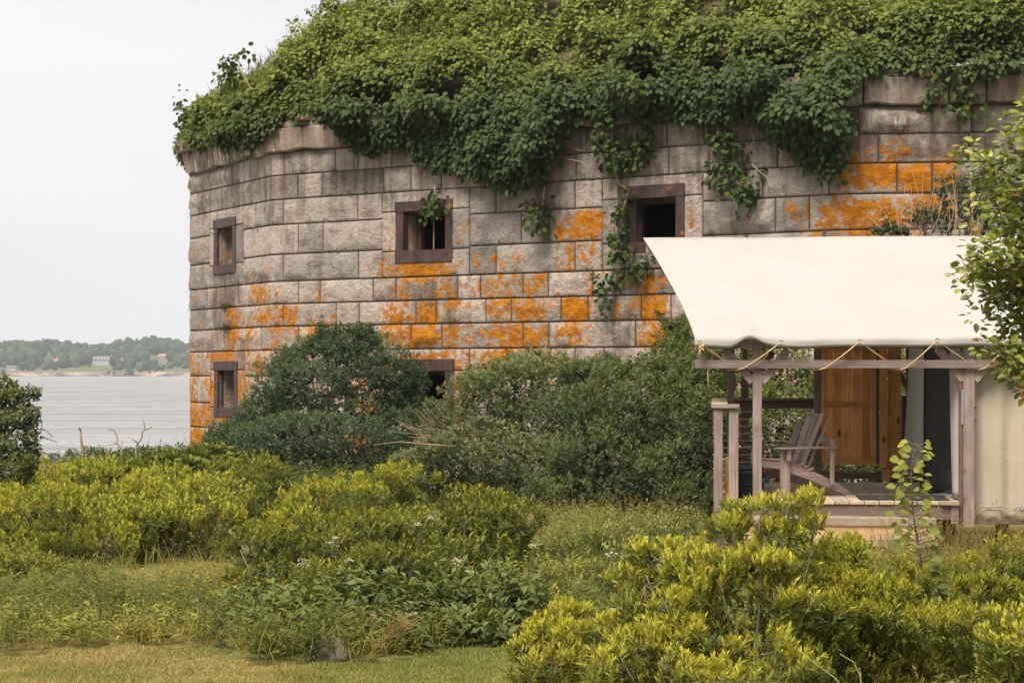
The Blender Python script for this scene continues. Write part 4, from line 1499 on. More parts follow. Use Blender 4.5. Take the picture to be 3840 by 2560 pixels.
# corner step block at the right of the deck
tbox('skirt_board', 3566, 3596, 1893, 1965, -0.035, 0.06, M['grey_x'])
tbox('cap_board', 3530, 3598, 1879, 1894, -0.07, 0.12, M['deck_x'])
# steps
tbox('tread', 2790, 3512, 1944, 1968, -0.36, 0.34, M['deck_x'])
tbox('riser', 2792, 3508, 1969, 2022, -0.34, 0.035, M['pine_x'])
tbox('tread', 2790, 3514, 2023, 2046, -0.68, 0.34, M['deck_x'])
tbox('riser', 2792, 3510, 2047, 2120, -0.66, 0.035, M['dark_x'])
# guard rail on the left side and across the back
RT = T(2720, 1515, -0.1)[2]
ra, rb_ = T(2667, 1515, -0.1)[0], T(2722, 1515, -0.1)[0]
box('rail_cap', ra, rb_ + .02, -0.12, DEPTH + .1, RT - .012, RT + .02, M['deck_y'], tent)
tbox('rail_cap_end', 2667, 2774, 1515, 1530, -0.17, 0.045, M['grey_x'])
tbox('rail_post', 2676, 2711, 1531, 1955, -0.14, 0.10, M['grey_z'])
tbox('rail_post_foot', 2683, 2711, 1958, 1982, -0.135, 0.09, M['dark_z'])
tbox('rail_post', 2733, 2769, 1531, 1965, -0.13, 0.10, M['grey_z'])
bz = RT
a, b_ = T(2755, 1490, 3.93)[0], T(3053, 1490, 3.93)[0]
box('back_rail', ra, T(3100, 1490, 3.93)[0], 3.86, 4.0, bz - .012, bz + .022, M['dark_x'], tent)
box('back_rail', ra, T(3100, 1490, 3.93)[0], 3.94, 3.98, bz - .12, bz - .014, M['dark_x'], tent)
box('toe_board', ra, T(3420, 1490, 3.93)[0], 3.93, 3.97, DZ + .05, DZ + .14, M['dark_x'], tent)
for k in range(9):
    z = bz - .17 - k * 0.098
    if z < DZ + .1: break
    v_, f_ = tube([(ra, 3.90, z), (T(3420, 1490, 3.9)[0], 3.90, z - .004)], .0045, 5)
    mesh_obj('cable', v_, f_, M['cable'], tent)
    v_, f_ = tube([(ra + .06, -0.08, z), (ra + .06, 3.9, z)], .0045, 5)
    mesh_obj('cable', v_, f_, M['cable'], tent)

# cedar screen standing in the porch
sv = 2.75
for k in range(6):
    x0 = 3092 + k * 35.0
    tbox('plank', x0, x0 + 34.2, 1302, 1738, sv + .002 * (k % 2), 0.022, M['cedar_z'])
tbox('screen_rail', 3082, 3286, 1504, 1523, sv - .03, 0.028, M['cedar_x'])
tbox('screen_rail', 3082, 3286, 1722, 1740, sv - .03, 0.028, M['cedar_x'])
tbox('screen_rail', 3082, 3300, 1297, 1312, sv - .03, 0.028, M['cedar_x'])
tbox('screen_stile', 3082, 3093, 1300, 1740, sv - .02, 0.05, M['cedar_z'])
tbox('screen_stile', 3286, 3300, 1312, 1740, sv - .012, 0.03, M['dark_z'])
tbox('screen_post', 3300, 3328, 1296, 1756, sv - .25, 0.12, M['cedar_z'])
tbox('screen_post', 3310, 3338, 1757, 1803, sv - .20, 0.10, M['cedar_z'])
tbox('plank', 3330, 3346, 1297, 1795, sv - .10, 0.03, M['cedar_z'])
tbox('plank', 3348, 3379, 1297, 1795, sv - .06, 0.03, M['cedar_z'])
p = T(3298, 1545, sv - .28)
v_, f_ = tube([p, p + np.array([0, -.03, 0])], .012, 8)
mesh_obj('door_knob', v_, f_, M['steel'], tent)
tbox('cabinet', 3384, 3408, 1484, 1740, 3.3, 0.4, M['dark_z'])
tbox('shelf', 3384, 3424, 1548, 1574, 3.2, 0.4, M['dark_x'])

# roof canvas: both slopes, hem, lifted fold near the left end
EV = -0.14
el = T(2605, 1266, EV)
er = T(4150, 1266, EV)
rise = RZt
nu_, ns_ = 130, 26
SV = []
rs = np.linspace(0, 1, ns_)
uright = rr_[0]
rows_ = []
for s in rs:
    ul = rl[0] + (el[0] - rl[0]) * s + 0.09 * math.sin(math.pi * s)
    uu = ul + (uright - ul) * np.linspace(0, 1, nu_) ** 1.25
    z = RZt + (el[2] - RZt) * s - 0.075 * math.sin(math.pi * s)
    v = RV + (EV - RV) * s
    q_ = np.stack([uu * 1.1 + s * 2.2, uu * 0.35 - s * 3.0, uu * 0 + 1], -1)
    wr = (fbm(q_, 3) - .5)
    corner = np.exp(-((uu - el[0] - .5) / .75) ** 2) * np.clip((s - .45) * 2, 0, 1)
    fold = np.exp(-((uu - T(2810, 1285, EV)[0] + (1 - s) * .5) / .13) ** 2) * np.clip((s - .55) * 2.2, 0, 1)
    dz = 0.03 * wr + 0.20 * corner * wr + 0.035 * fold
    rows_.append(np.stack([uu, np.full(nu_, v) - .03 * fold, z + dz], -1))
# hem
uh = rows_[-1][:, 0]
liftx = np.exp(-((uh - T(2812, 1285, EV)[0]) / .15) ** 2)
dip = np.exp(-((uh - T(2690, 1285, EV)[0]) / .35) ** 2)
for d, vo in ((0.035, -.012), (0.075, -.006), (0.105, 0.0)):
    r_ = rows_[ns_ - 1].copy()
    r_[:, 1] += vo - 0.01 * np.sin(uh * 7) * d / .1 - .03 * liftx
    r_[:, 2] -= d * (1 - 0.62 * liftx) * (1 + .12 * dip)
    rows_.append(r_)
back = []
for s in rs[1:]:
    ul = rl[0] + (el[0] - rl[0]) * s + 0.09 * math.sin(math.pi * s)
    uu = ul + (uright - ul) * np.linspace(0, 1, nu_) ** 1.25
    back.append(np.stack([uu, np.full(nu_, RV + (RV - EV) * s), RZt + (el[2] - RZt) * s - 0.075 * math.sin(math.pi * s) + uu * 0], -1))
allr = back[::-1] + rows_
vv = np.concatenate(allr)
ff = [(j * nu_ + i, (j + 1) * nu_ + i, (j + 1) * nu_ + i + 1, j * nu_ + i + 1) for j in range(len(allr) - 1) for i in range(nu_ - 1)]
roof = mesh_obj('roof_canvas', vv, ff, M['canvas'], tent, True)
sm = roof.modifiers.new('thickness', 'SOLIDIFY')
sm.thickness = 0.012
sm.offset = -1
# a stitched hem line
hz_ = rows_[-2][:, :] + np.array([0, -.008, -.004])
v_, f_ = tube(hz_[::2], .003, 4)
mesh_obj('hem_stitching', v_, f_, M['canvas_wall'], roof)

# lacing rope
gro = [(2625, 1284), (2930, 1282), (3225, 1279), (3515, 1275), (3800, 1272)]
wraps = [(2785, 1381), (3090, 1383), (3392, 1381), (3690, 1381)]
for k in range(4):
    g0, wp, g1 = gro[k], wraps[k], gro[k + 1]
    ent = (wp[0] - 75, 1352)
    p0, p1 = T(*g0, EV - .02), T(ent[0], 1347, -.05)
    mid = (p0 + p1) / 2 - np.array([0, 0, .008])
    p2 = T(wp[0] - 60, 1384, 0.0); p3 = T(wp[0] - 20, 1386, -0.04); p4 = T(wp[0] + 5, 1380, -.075)
    p5 = T(*g1, EV - .02)
    v_, f_ = tube([p0, mid, p1, T(ent[0] + 6, 1365, 0.0), p2, p3, p4, (p4 + p5) / 2 - np.array([0, .01, .01]), p5], .0085, 6)
    mesh_obj('rope', v_, f_, M['rope'], tent, True)
for gx_ in gro[:5]:
    c = T(*gx_, EV - .018)
    pts = [c + .02 * np.array([math.cos(t), 0, math.sin(t)]) for t in np.linspace(0, 2 * math.pi, 13)]
    v_, f_ = tube(pts, .006, 5)
    mesh_obj('grommet', v_, f_, M['steel'], roof)
c = T(2630, 1303, EV + .02)
g_ = Geo()
for k in range(5):
    pts = [c + np.array([.03 * math.cos(t + k), -.05 + .012 * math.sin(t * 2), .018 * math.sin(t + k * .7) - .012 * k + .03]) for t in np.linspace(0, 2 * math.pi, 12)]
    g_.add(tube(pts, .008, 5))
g_.add(tube([c + np.array([-.01, -.05, 0]), c + np.array([-.02, -.06, -.06]), c + np.array([-.02, -.06, -.10])], .008, 5))
g_.obj('rope_knot', M['rope'], tent, True)
v_, f_ = tube([T(2653, 1382, -.03), T(2655, 1420, -.03), T(2659, 1463, -.03)], .006, 5)
mesh_obj('rope_tail', v_, f_, M['rope'], tent, True)
pts = [T(2795 + 12 * math.cos(t), 1335 + 30 * math.sin(t), 3.9) for t in np.linspace(0, 6.28, 14)]
v_, f_ = tube(pts, .008, 5)
mesh_obj('rope_coil', v_, f_, M['rope'], tent, True)
v_, f_ = tube([T(3515, 1278, EV), T(3508, 1320, -.1)], .008, 5)
mesh_obj('rope_tail', v_, f_, M['rope'], tent, True)


def drape(name, mat, pts, z0, z1, folds, amp, parent=tent, nz=20, flare=0.0, smooth=True, th=0.004, bottom=None):
    """hanging cloth: pts = plan polyline (u, v) ; folds along it"""
    pts = np.asarray(pts, float)
    d = np.concatenate([[0], np.cumsum(np.linalg.norm(np.diff(pts, axis=0), axis=1))])
    t = np.linspace(0, d[-1], 70)
    x = np.interp(t, d, pts[:, 0]); y = np.interp(t, d, pts[:, 1])
    tx_, ty_ = np.gradient(x), np.gradient(y)
    l_ = np.hypot(tx_, ty_); nx_, ny_ = -ty_ / l_, tx_ / l_
    rows = []
    for k in range(nz + 1):
        f = k / nz
        zz = z1 + (z0 - z1) * f
        a = amp * (0.35 + 0.65 * f) * (np.sin(folds * 2 * math.pi * t / d[-1] + 0.6 * f) + 0.5 * np.sin(folds * 3.7 * math.pi * t / d[-1] + 1.0 - f)) + flare * f * f
        zrow = np.full(70, zz)
        if bottom is not None: zrow = zrow + f ** 3 * bottom(t / d[-1])
        rows.append(np.stack([x + nx_ * a, y + ny_ * a, zrow], -1))
    vv = np.concatenate(rows)
    ff = [(j * 70 + i, (j + 1) * 70 + i, (j + 1) * 70 + i + 1, j * 70 + i + 1) for j in range(nz) for i in range(69)]
    o = mesh_obj(name, vv, ff, mat, parent, smooth)
    m = o.modifiers.new('thickness', 'SOLIDIFY')
    m.thickness = th
    return o


ur = T(3640, 1600, 0.1)[0]
zt_ = T(3640, 1270, 0.1)[2]
zb_ = T(3740, 1952, 0.14)[2]
sw = drape('side_wall_canvas', M['canvas_wall'], [(ur + .03, .15), (ur + .7, .16), (ur + 2.4, .15)], zb_, zt_, 6.5, 0.036, nz=24)
for py in (1896, 1905):
    pass
a = T(3655, 1897, .1); b_ = T(4150, 1897, .1)
v_, f_ = tube([(a[0], .105, a[2]), (a[0] + .5, .10, a[2] - .01), (b_[0], .105, a[2])], .007, 5)
mesh_obj('hem_fold', v_, f_, M['canvas_wall'], sw, True)
for px, py in ((3751, 1901), (3748, 1942), (3830, 1903)):
    c = T(px, py, .085)
    v_, f_ = tube([c + .014 * np.array([math.cos(t), 0, math.sin(t)]) for t in np.linspace(0, 6.28, 11)], .006, 5)
    mesh_obj('grommet', v_, f_, M['steel'], sw)
tbox('floor_beam', 3655, 4150, 1948, 1965, 0.13, 0.1, M['dark_x'])
for px in (3760, 3990):
    u = T(px, 1900, .6)[0]
    box('foundation_post', u - .07, u + .07, .6, .74, -0.05, T(3700, 1960, .3)[2], M['dark_z'], tent)
# the tent's own front wall, with a rolled flap and an insect-net door
uw = T(3610, 1600, .12)[0]
drape('door_flap', M['canvas'], [(uw - .02, .13), (uw - .12, .35), (uw - .02, .8), (uw + .02, 1.1)], DZ + .02, zt_, 1.6, .03, flare=-.02)
drape('net_door', M['net'], [(uw + .0, 0.85), (uw - .14, 1.2), (uw - .20, 1.6), (uw - .22, 2.1)], DZ + .10, zt_, 2.2, .025, flare=.02, bottom=lambda f: -.06 * np.sin(f * 3.1))
drape('door_flap', M['canvas'], [(uw - .20, 2.05), (uw - .36, 2.5), (uw - .34, 3.0), (uw - .1, 3.8)], DZ + .25, zt_, 2.0, .04, flare=.06)
drape('back_wall_canvas', M['canvas_wall'], [(uw - .1, 3.88), (uw + 1.5, 3.9), (uw + 2.6, 3.9)], DZ, zt_, 3.0, .02)
c0 = (uw - .27, 1.75)
v_, f_ = tube([(c0[0], c0[1], zt_), (c0[0] - .01, c0[1], (zt_ + DZ) / 2), (c0[0] - .01, c0[1] - .05, DZ + .06)], .011, 4)
mesh_obj('zip', v_, f_, M['zip'], tent)
v_, f_ = tube([(uw - .24, 2.6, DZ + .2), (uw - .30, 2.0, DZ + .05), (uw - .26, 1.4, DZ + .02), (uw - .12, .9, DZ + .06)], .014, 4)
mesh_obj('door_binding', v_, f_, M['zip'], tent)
# pale sill cloth of the doorway
vv = [(uw - .25, 2.6, DZ + .18), (uw - .30, 1.9, DZ + .03), (uw - .24, 1.2, DZ + .012), (uw - .02, .7, DZ + .012), (uw + .1, .7, DZ + .03), (uw + .05, 2.6, DZ + .2)]
so = mesh_obj('door_sill_cloth', vv, [(0, 1, 2, 3, 4, 5)], M['canvas'], tent)
so.modifiers.new('t', 'SOLIDIFY').thickness = .006
for z_, v0_ in ((T(3590, 1745, .3)[2], .3),):
    v_, f_ = tube([(uw - .13, .30, z_ + .03), (uw - .15, .42, z_), (uw - .10, .55, z_ - .03)], .012, 4)
    mesh_obj('flap_tie', v_, f_, M['zip'], tent)

# ------------------------------------------------------------------ things on the porch
TMv = lambda p: TO + wx * p[0] + dyv * p[1] + np.array([0, 0, p[2]])
cp = T(2990, 1838, 0.95)
ch = empty('adirondack_chair', TMv((cp[0], .95, DZ + .003)), R(208))
tag(ch, 'weathered wooden Adirondack chair with a missing back slat on the deck', 'chair')
MC = M['chair']
# local: +x forward, y sideways, z up ; width 0.62
for s in (-1, 1):
    y = s * .30
    beam('front_leg', (.40, y, 0), (.40, y, .575), .03, .135, MC, ch, (0, 1, 0))
    # side rail: sloping board that runs back to the ground as the rear foot
    prof = [(.46, .43), (.40, .445), (.05, .34), (-.25, .22), (-.50, .10), (-.60, .03), (-.62, 0.0), (-.52, 0.0), (-.30, .09), (.0, .20), (.34, .30), (.46, .33)]
    yy = y - s * .045
    vv = [(x, yy - .014, z) for x, z in prof] + [(x, yy + .014, z) for x, z in prof]
    m_ = len(prof)
    ff = [tuple(range(m_ - 1, -1, -1)), tuple(range(m_, 2 * m_))] + [(k, (k + 1) % m_, m_ + (k + 1) % m_, m_ + k) for k in range(m_)]
    mesh_obj('side_rail', vv, ff, MC, ch)
    beam('arm', (.52, y + s * .03, .59), (-.33, y + s * .01, .59), .14, .026, MC, ch, (0, 1, 0), .01)
    beam('arm_bracket', (.385, y + s * .045, .44), (.385, y + s * .045, .575), .05, .055, MC, ch, (0, 1, 0))
    beam('rear_leg', (-.30, y, .13), (-.30, y, .70), .03, .055, MC, ch, (0, 1, 0))
for k in range(6):
    x = .44 - k * .088
    z = .452 - max(0, (.40 - x)) * .30 - (0.0 if k else .012)
    beam('seat_slat', (x, -.29, z), (x, .29, z), .078, .02, MC, ch, (1, 0, -.3 if k else .3), .004)
beam('front_apron', (.465, -.28, .385), (.465, .28, .385), .02, .085, MC, ch, (1, 0, 0))
beam('back_brace', (-.315, -.33, .665), (-.315, .33, .665), .03, .06, MC, ch, (1, 0, 0))
slots = [-.255, -.165, -.075, 0.015, .26]
tops = [.86, .93, .965, .975, .92]
# the +y side is nearest the back of the porch after turning; keep the gap on the near side
for k, (y, tp) in enumerate(zip(slots, tops)):
    y = y
    curve = .065 * (y / .25) ** 2
    b0 = Vector((-.02 + curve, y * .82, .27))
    tpv = Vector((-.02 + curve - (tp - .27) * .50, y * 1.12, tp + .03))
    beam('back_slat', b0, tpv, .084, .02, MC, ch, (math.tan(R(26) * y / .25), 1, 0), .005)

# door mat
a = [T(3192, 1842, .55), T(3230, 1879, .02), T(3560, 1879, .02), T(3450, 1842, .55)]
mt = empty('door_mat', TMv((a[1][0], .02, DZ)), YAW)
tag(mt, 'charcoal ribbed door mat lying at the deck edge before the net door', 'mat')
ml = UR_ - .10 - a[1][0]
box('mat_body', 0, ml, .06, .78, .004, .016, M['mat'], mt, .004)
for (x0, x1, y0, y1) in ((-.012, 0, .05, .79), (ml, ml + .012, .05, .79), (0, ml, .048, .06), (0, ml, .78, .792)):
    box('mat_edging', x0, x1, y0, y1, .004, .019, M['black'], mt, .003)

# black storage tub with a bag inside, behind the front post
a = T(2772, 1880, .35); b_ = T(2848, 1795, .35)
tub = empty('storage_tub', TMv((a[0] - .04, .35, DZ + .003)), YAW)
tag(tub, 'black plastic storage tub standing behind the front porch post', 'tub')
w_b, h_b = b_[0] - a[0] + .08, .32
bm = bm_box(0, w_b, 0, .40, 0, h_b, .02)
bm_obj('tub_body', bm, M['black'], tub)
box('tub_rim', -.015, w_b + .015, -.015, .415, h_b - .045, h_b - .004, M['black'], tub, .008)
box('tub_rib', -.008, w_b + .008, -.01, .41, h_b * .45, h_b * .52, M['black'], tub, .006)
vv, ff = [], []
for k in range(5):
    dd = 1 + .4 * (fbm(ico_v * 2 + k * 3, 2) - .5) * 2
    pp = ico_v * dd[:, None] * np.array([.11, .12, .05]) + np.array([.06 + .04 * k, .2 + .03 * (k % 2), h_b + .02])
    ff += [tuple(x + len(vv) for x in f) for f in ico_f.tolist()]
    vv += pp.tolist()
mesh_obj('bin_liner', vv, ff, M['black'], tub, True)
tc_ = T(2852, 1800, .5)
tl = empty('water_bottle', TMv((tc_[0], .52, tc_[2] - .05)), YAW)
tl.location.z = DZ + .003
tag(tl, 'black and teal bottle peeking out beside the front post', 'bottle')
hgt = tc_[2] - DZ
v_, f_ = tube([(0, 0, 0), (0, 0, .02), (0, 0, hgt - .06), (.005, 0, hgt - .03)], [.04, .045, .045, .045], 10)
mesh_obj('bottle_body', v_, f_, M['black'], tl, True)
v_, f_ = tube([(.005, 0, hgt - .03), (.012, 0, hgt + .03)], [.047, .046], 10)
mesh_obj('bottle_band', v_, f_, M['teal'], tl, True)
v_, f_ = tube([(.012, 0, hgt + .03), (.018, 0, hgt + .07), (.022, 0, hgt + .09)], [.043, .036, .024], 10)
mesh_obj('bottle_cap', v_, f_, M['black'], tl, True)
# short stack of split logs between the rail posts
zl = DZ
for k in range(5):
    px0 = 2706
    a = T(px0, 1850, .05)
    hgt = [.085, .09, .1, .09, .09][k]
    lg = bpy.data.objects.new('split_log', None)
    bm = bmesh.new()
    n_ = 7
    rr2 = [.5 + .12 * rng.random() for _ in range(n_)]
    ring0 = [bm.verts.new((.09 * rr2[i] * 2 * math.cos(6.283 * i / n_) * .8, 0, hgt * rr2[i] * math.sin(6.283 * i / n_))) for i in range(n_)]
    ring1 = [bm.verts.new((v.co.x * .95, .38, v.co.z)) for v in ring0]
    bm.faces.new(ring0); bm.faces.new(ring1[::-1])
    for i in range(n_): bm.faces.new((ring0[i], ring1[i], ring1[(i + 1) % n_], ring0[(i + 1) % n_]))
    bpy.data.objects.remove(lg)
    lo = bm_obj('split_log', bm, M['pine_y'] if k != 1 else M['cedar_y'], None)
    zmin = min(v.co.z for v in lo.data.vertices)
    lo.location = Vector(TMv((a[0] + .08 + .01 * (k % 2), .06, zl - zmin)))
    lo.rotation_euler = (0, 0, YAW)
    zl += max(v.co.z for v in lo.data.vertices) - zmin
    tag(lo, ['pale split log at the foot of the stack behind the rail post', 'reddish split log second in the stack behind the rail post', 'pale split log in the middle of the stack behind the rail post',
             'pale split log second from the top behind the rail post', 'pale split log on top of the stack behind the rail post'][k], 'log', 'split logs stacked by the rail')

# ------------------------------------------------------------------ shrubs
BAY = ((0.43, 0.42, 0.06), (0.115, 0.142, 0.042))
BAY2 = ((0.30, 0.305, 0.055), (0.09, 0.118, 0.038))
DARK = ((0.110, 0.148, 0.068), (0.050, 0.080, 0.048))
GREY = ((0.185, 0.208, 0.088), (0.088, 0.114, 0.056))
fine = dict(k=7, L=0.075, W=0.032, spread=(20, 80), six=False, back=0.09, shape=(.4, .7, 1, .8))

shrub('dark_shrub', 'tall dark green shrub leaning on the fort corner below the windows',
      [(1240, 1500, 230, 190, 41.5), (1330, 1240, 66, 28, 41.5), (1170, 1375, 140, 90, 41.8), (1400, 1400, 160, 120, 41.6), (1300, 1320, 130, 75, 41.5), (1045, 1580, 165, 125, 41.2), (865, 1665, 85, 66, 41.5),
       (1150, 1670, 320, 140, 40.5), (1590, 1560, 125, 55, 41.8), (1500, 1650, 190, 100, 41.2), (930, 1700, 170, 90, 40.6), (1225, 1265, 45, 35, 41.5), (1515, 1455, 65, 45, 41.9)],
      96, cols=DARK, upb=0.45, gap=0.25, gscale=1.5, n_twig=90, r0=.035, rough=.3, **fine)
shrub('grey_green_shrub', 'grey green shrub with dead twigs under the lower window',
      [(1760, 1560, 140, 150, 34), (1900, 1440, 160, 90, 34.5), (2060, 1410, 150, 80, 34.5), (1800, 1700, 220, 120, 33.5), (2050, 1560, 200, 150, 34), (1650, 1740, 150, 80, 33.5), (2000, 1740, 250, 110, 33), (1960, 1360, 80, 45, 34.8)],
      84, cols=GREY, group='thicket between fort and tent', upb=0.5, gap=0.26, gscale=1.7, n_twig=120, r0=.025, rough=.3, **fine)
shrub('wide_dark_shrub', 'wide grey green thicket shrub against the left side of the porch',
      [(2300, 1530, 210, 130, 31), (2500, 1620, 200, 170, 30), (2350, 1720, 240, 130, 30), (2550, 1800, 190, 140, 29), (2250, 1840, 240, 90, 30), (2450, 1450, 180, 90, 31.5), (2230, 1400, 130, 60, 32), (2600, 1880, 130, 90, 28), (2640, 1660, 90, 160, 29)],
      88, cols=((0.150, 0.178, 0.074), (0.066, 0.092, 0.046)), group='thicket between fort and tent', upb=0.5, gap=0.30, gscale=1.6, n_twig=120, r0=.025, rough=.3, **fine)
shrub('tall_thicket_shrub', 'tall bright leaved shrub reaching up beside the tent roof edge',
      [(2580, 1290, 90, 90, 33), (2520, 1370, 100, 80, 32.5), (2640, 1400, 120, 110, 32), (2500, 1170, 45, 25, 34), (2540, 1220, 50, 35, 33.8), (2600, 1500, 110, 110, 31.5)],
      85, cols=((0.155, 0.185, 0.055), (0.065, 0.092, 0.035)), group='thicket between fort and tent', upb=0.5, gap=0.35, gscale=2.0, n_twig=60, r0=.025, rough=.3, **fine)
shrub('porch_back_shrub', 'light green shrub filling the view behind the porch railing',
      [(2800, 1420, 130, 120, 30.5), (2950, 1420, 150, 120, 30.5), (2880, 1600, 200, 150, 30), (3020, 1600, 150, 170, 30), (2760, 1650, 130, 160, 29.8), (2950, 1770, 250, 90, 30), (3180, 1740, 150, 90, 30)],
      92, cols=((0.19, 0.215, 0.060), (0.075, 0.105, 0.038)), group='thicket between fort and tent', upb=0.5, gap=0.33, gscale=2.0, n_twig=60, r0=.02, rough=.3, **fine)
shrub('porch_back_shrub', 'light green bush seen past the cedar screen and tent door',
      [(3400, 1400, 110, 110, 30.5), (3420, 1560, 110, 130, 30), (3400, 1720, 110, 90, 30)],
      80, cols=((0.19, 0.215, 0.060), (0.075, 0.105, 0.038)), group='thicket between fort and tent', upb=0.5, gap=0.33, gscale=2.0, n_twig=30, r0=.02, rough=.3, **fine)
shrub('roofline_sumac', 'feathery blue green shrub with bare twigs behind the tent ridge',
      [(3470, 820, 70, 45, 35.5), (3560, 740, 70, 70, 36), (3640, 800, 90, 70, 36), (3350, 865, 70, 22, 35.5), (3700, 700, 80, 80, 36)],
      60, cols=((0.085, 0.115, 0.055), (0.04, 0.06, 0.035)), base=(8.0, 36, 0), upb=0.4, gap=0.40, gscale=2.0, n_twig=60, r0=.03, rough=.35, bark='dead', **fine)

bay = dict(k=13, ypow=1.0, rough=.36, spread=(12, 62), shape=(0.5, 0.82, 0.72, 1.0), upb=0.68, mat='leaf', back=0.10, cat='shrub')
G1 = 'bayberry shrubs on the meadow'
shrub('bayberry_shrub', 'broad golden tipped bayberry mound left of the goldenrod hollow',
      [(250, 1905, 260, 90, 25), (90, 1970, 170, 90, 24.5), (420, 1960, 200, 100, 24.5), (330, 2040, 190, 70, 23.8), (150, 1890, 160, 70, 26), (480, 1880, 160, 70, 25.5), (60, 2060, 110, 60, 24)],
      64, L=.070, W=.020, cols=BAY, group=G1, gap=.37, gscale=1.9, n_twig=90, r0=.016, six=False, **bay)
shrub('bayberry_shrub', 'domed golden tipped bayberry with bare lower stems beside the meadow hollow',
      [(640, 1850, 180, 80, 25), (760, 1890, 150, 90, 24.6), (700, 1960, 180, 90, 24.2), (560, 1960, 130, 90, 24.4), (830, 1960, 90, 80, 24), (560, 1830, 120, 60, 25.6)],
      66, L=.070, W=.020, cols=BAY, group=G1, gap=.38, gscale=1.9, n_twig=110, r0=.016, six=False, **bay)
shrub('bayberry_shrub', 'small bayberry clump at the edge of the meadow with dark understory',
      [(110, 2110, 110, 60, 21), (40, 2130, 120, 70, 20.5), (210, 2170, 90, 50, 20.5), (300, 2190, 90, 55, 20.4), (60, 2210, 130, 60, 20)],
      72, L=.070, W=.020, cols=BAY2, group=G1, gap=.34, gscale=2.2, n_twig=40, r0=.012, six=False, **bay)
shrub('bayberry_shrub', 'olive bayberry behind the domed one with yellowing leaves',
      [(920, 1780, 140, 70, 29), (980, 1850, 100, 90, 28.5), (860, 1830, 100, 80, 28.6), (1010, 1780, 70, 50, 29), (960, 1920, 90, 60, 28)],
      58, L=.070, W=.020, cols=BAY2, group=G1, gap=.36, gscale=2.0, n_twig=50, r0=.014, six=False, **bay)
shrub('bayberry_shrub', 'back row bayberry under the weathered stump by the water',
      [(230, 1790, 160, 60, 30), (400, 1790, 140, 60, 30), (330, 1760, 110, 45, 31), (120, 1830, 120, 60, 29)],
      52, L=.070, W=.020, cols=BAY, group=G1, gap=.36, gscale=2.0, n_twig=30, r0=.014, six=False, **bay)
shrub('leafy_shrub', 'light green leafy shrub with broad leaves below the dead branches',
      [(540, 1790, 140, 60, 30.5), (640, 1760, 120, 50, 31.5), (720, 1730, 110, 50, 32), (800, 1720, 90, 45, 32), (470, 1760, 80, 40, 31)],
      60, k=7, L=.12, W=.055, cols=((0.17, 0.19, 0.035), (0.055, 0.08, 0.024)), spread=(30, 85), upb=.5, gap=.34, six=False, n_twig=30, r0=.014)
shrub('shoreline_shrub', 'low grey green shrubs along the shoreline under the stump',
      [(170, 1745, 110, 40, 38), (330, 1725, 140, 38, 38.5), (520, 1720, 150, 36, 39), (690, 1712, 140, 36, 39), (830, 1715, 110, 40, 38.5), (60, 1760, 110, 45, 37)],
      46, cols=((0.10, 0.125, 0.045), (0.045, 0.065, 0.03)), upb=.5, gap=.33, gscale=2.0, n_twig=20, r0=.014, **fine)

shrub('bayberry_shrub', 'spreading flat topped bayberry above the boulder',
      [(1330, 1840, 210, 60, 20.2), (1180, 1890, 120, 60, 20), (1100, 1960, 110, 70, 19.6), (1500, 1790, 120, 45, 20.6), (1440, 1860, 150, 60, 20.3), (1330, 1960, 140, 60, 20), (1040, 2010, 90, 60, 19.2)],
      78, L=.064, W=.019, six=False, cols=BAY, group=G1, base=(-1.6, 19.8, 0), gap=.39, gscale=2.1, n_twig=120, r0=.018, low=-.2, **bay)
shrub('bayberry_shrub', 'low rounded bayberry hanging toward the yellow wildflowers',
      [(900, 2090, 80, 80, 18.6), (960, 2040, 90, 70, 18.8), (890, 2190, 60, 70, 18.4), (1000, 2130, 70, 70, 18.6)],
      85, L=.064, W=.019, six=False, cols=BAY2, group=G1, base=(-2.3, 18.6, 0), gap=.37, gscale=2.4, n_twig=60, r0=.016, **bay)
shrub('bayberry_shrub', 'middle bayberry with white blossom sprays in front of the thicket',
      [(1430, 1990, 130, 70, 19), (1470, 2080, 120, 60, 18.8), (1380, 2110, 110, 60, 18.6), (1560, 1960, 90, 60, 19.4), (1530, 2120, 90, 60, 18.8), (1260, 2050, 120, 75, 18.9), (1210, 2170, 120, 75, 18.2), (1640, 2080, 110, 80, 19)],
      80, L=.064, W=.019, six=False, cols=BAY2, group=G1, base=(-1.2, 18.9, 0), gap=.37, gscale=2.3, n_twig=90, r0=.016, **bay)
shrub('bayberry_shrub', 'olive bayberry dome next to the pale meadow grass',
      [(1780, 1890, 130, 60, 21), (1720, 1970, 110, 80, 20.6), (1860, 1960, 120, 80, 20.6), (1940, 1960, 80, 80, 20.8), (1820, 2050, 120, 60, 20.4)],
      80, L=.064, W=.019, six=False, cols=BAY2, group=G1, gap=.36, gscale=2.3, n_twig=90, r0=.016, **bay)

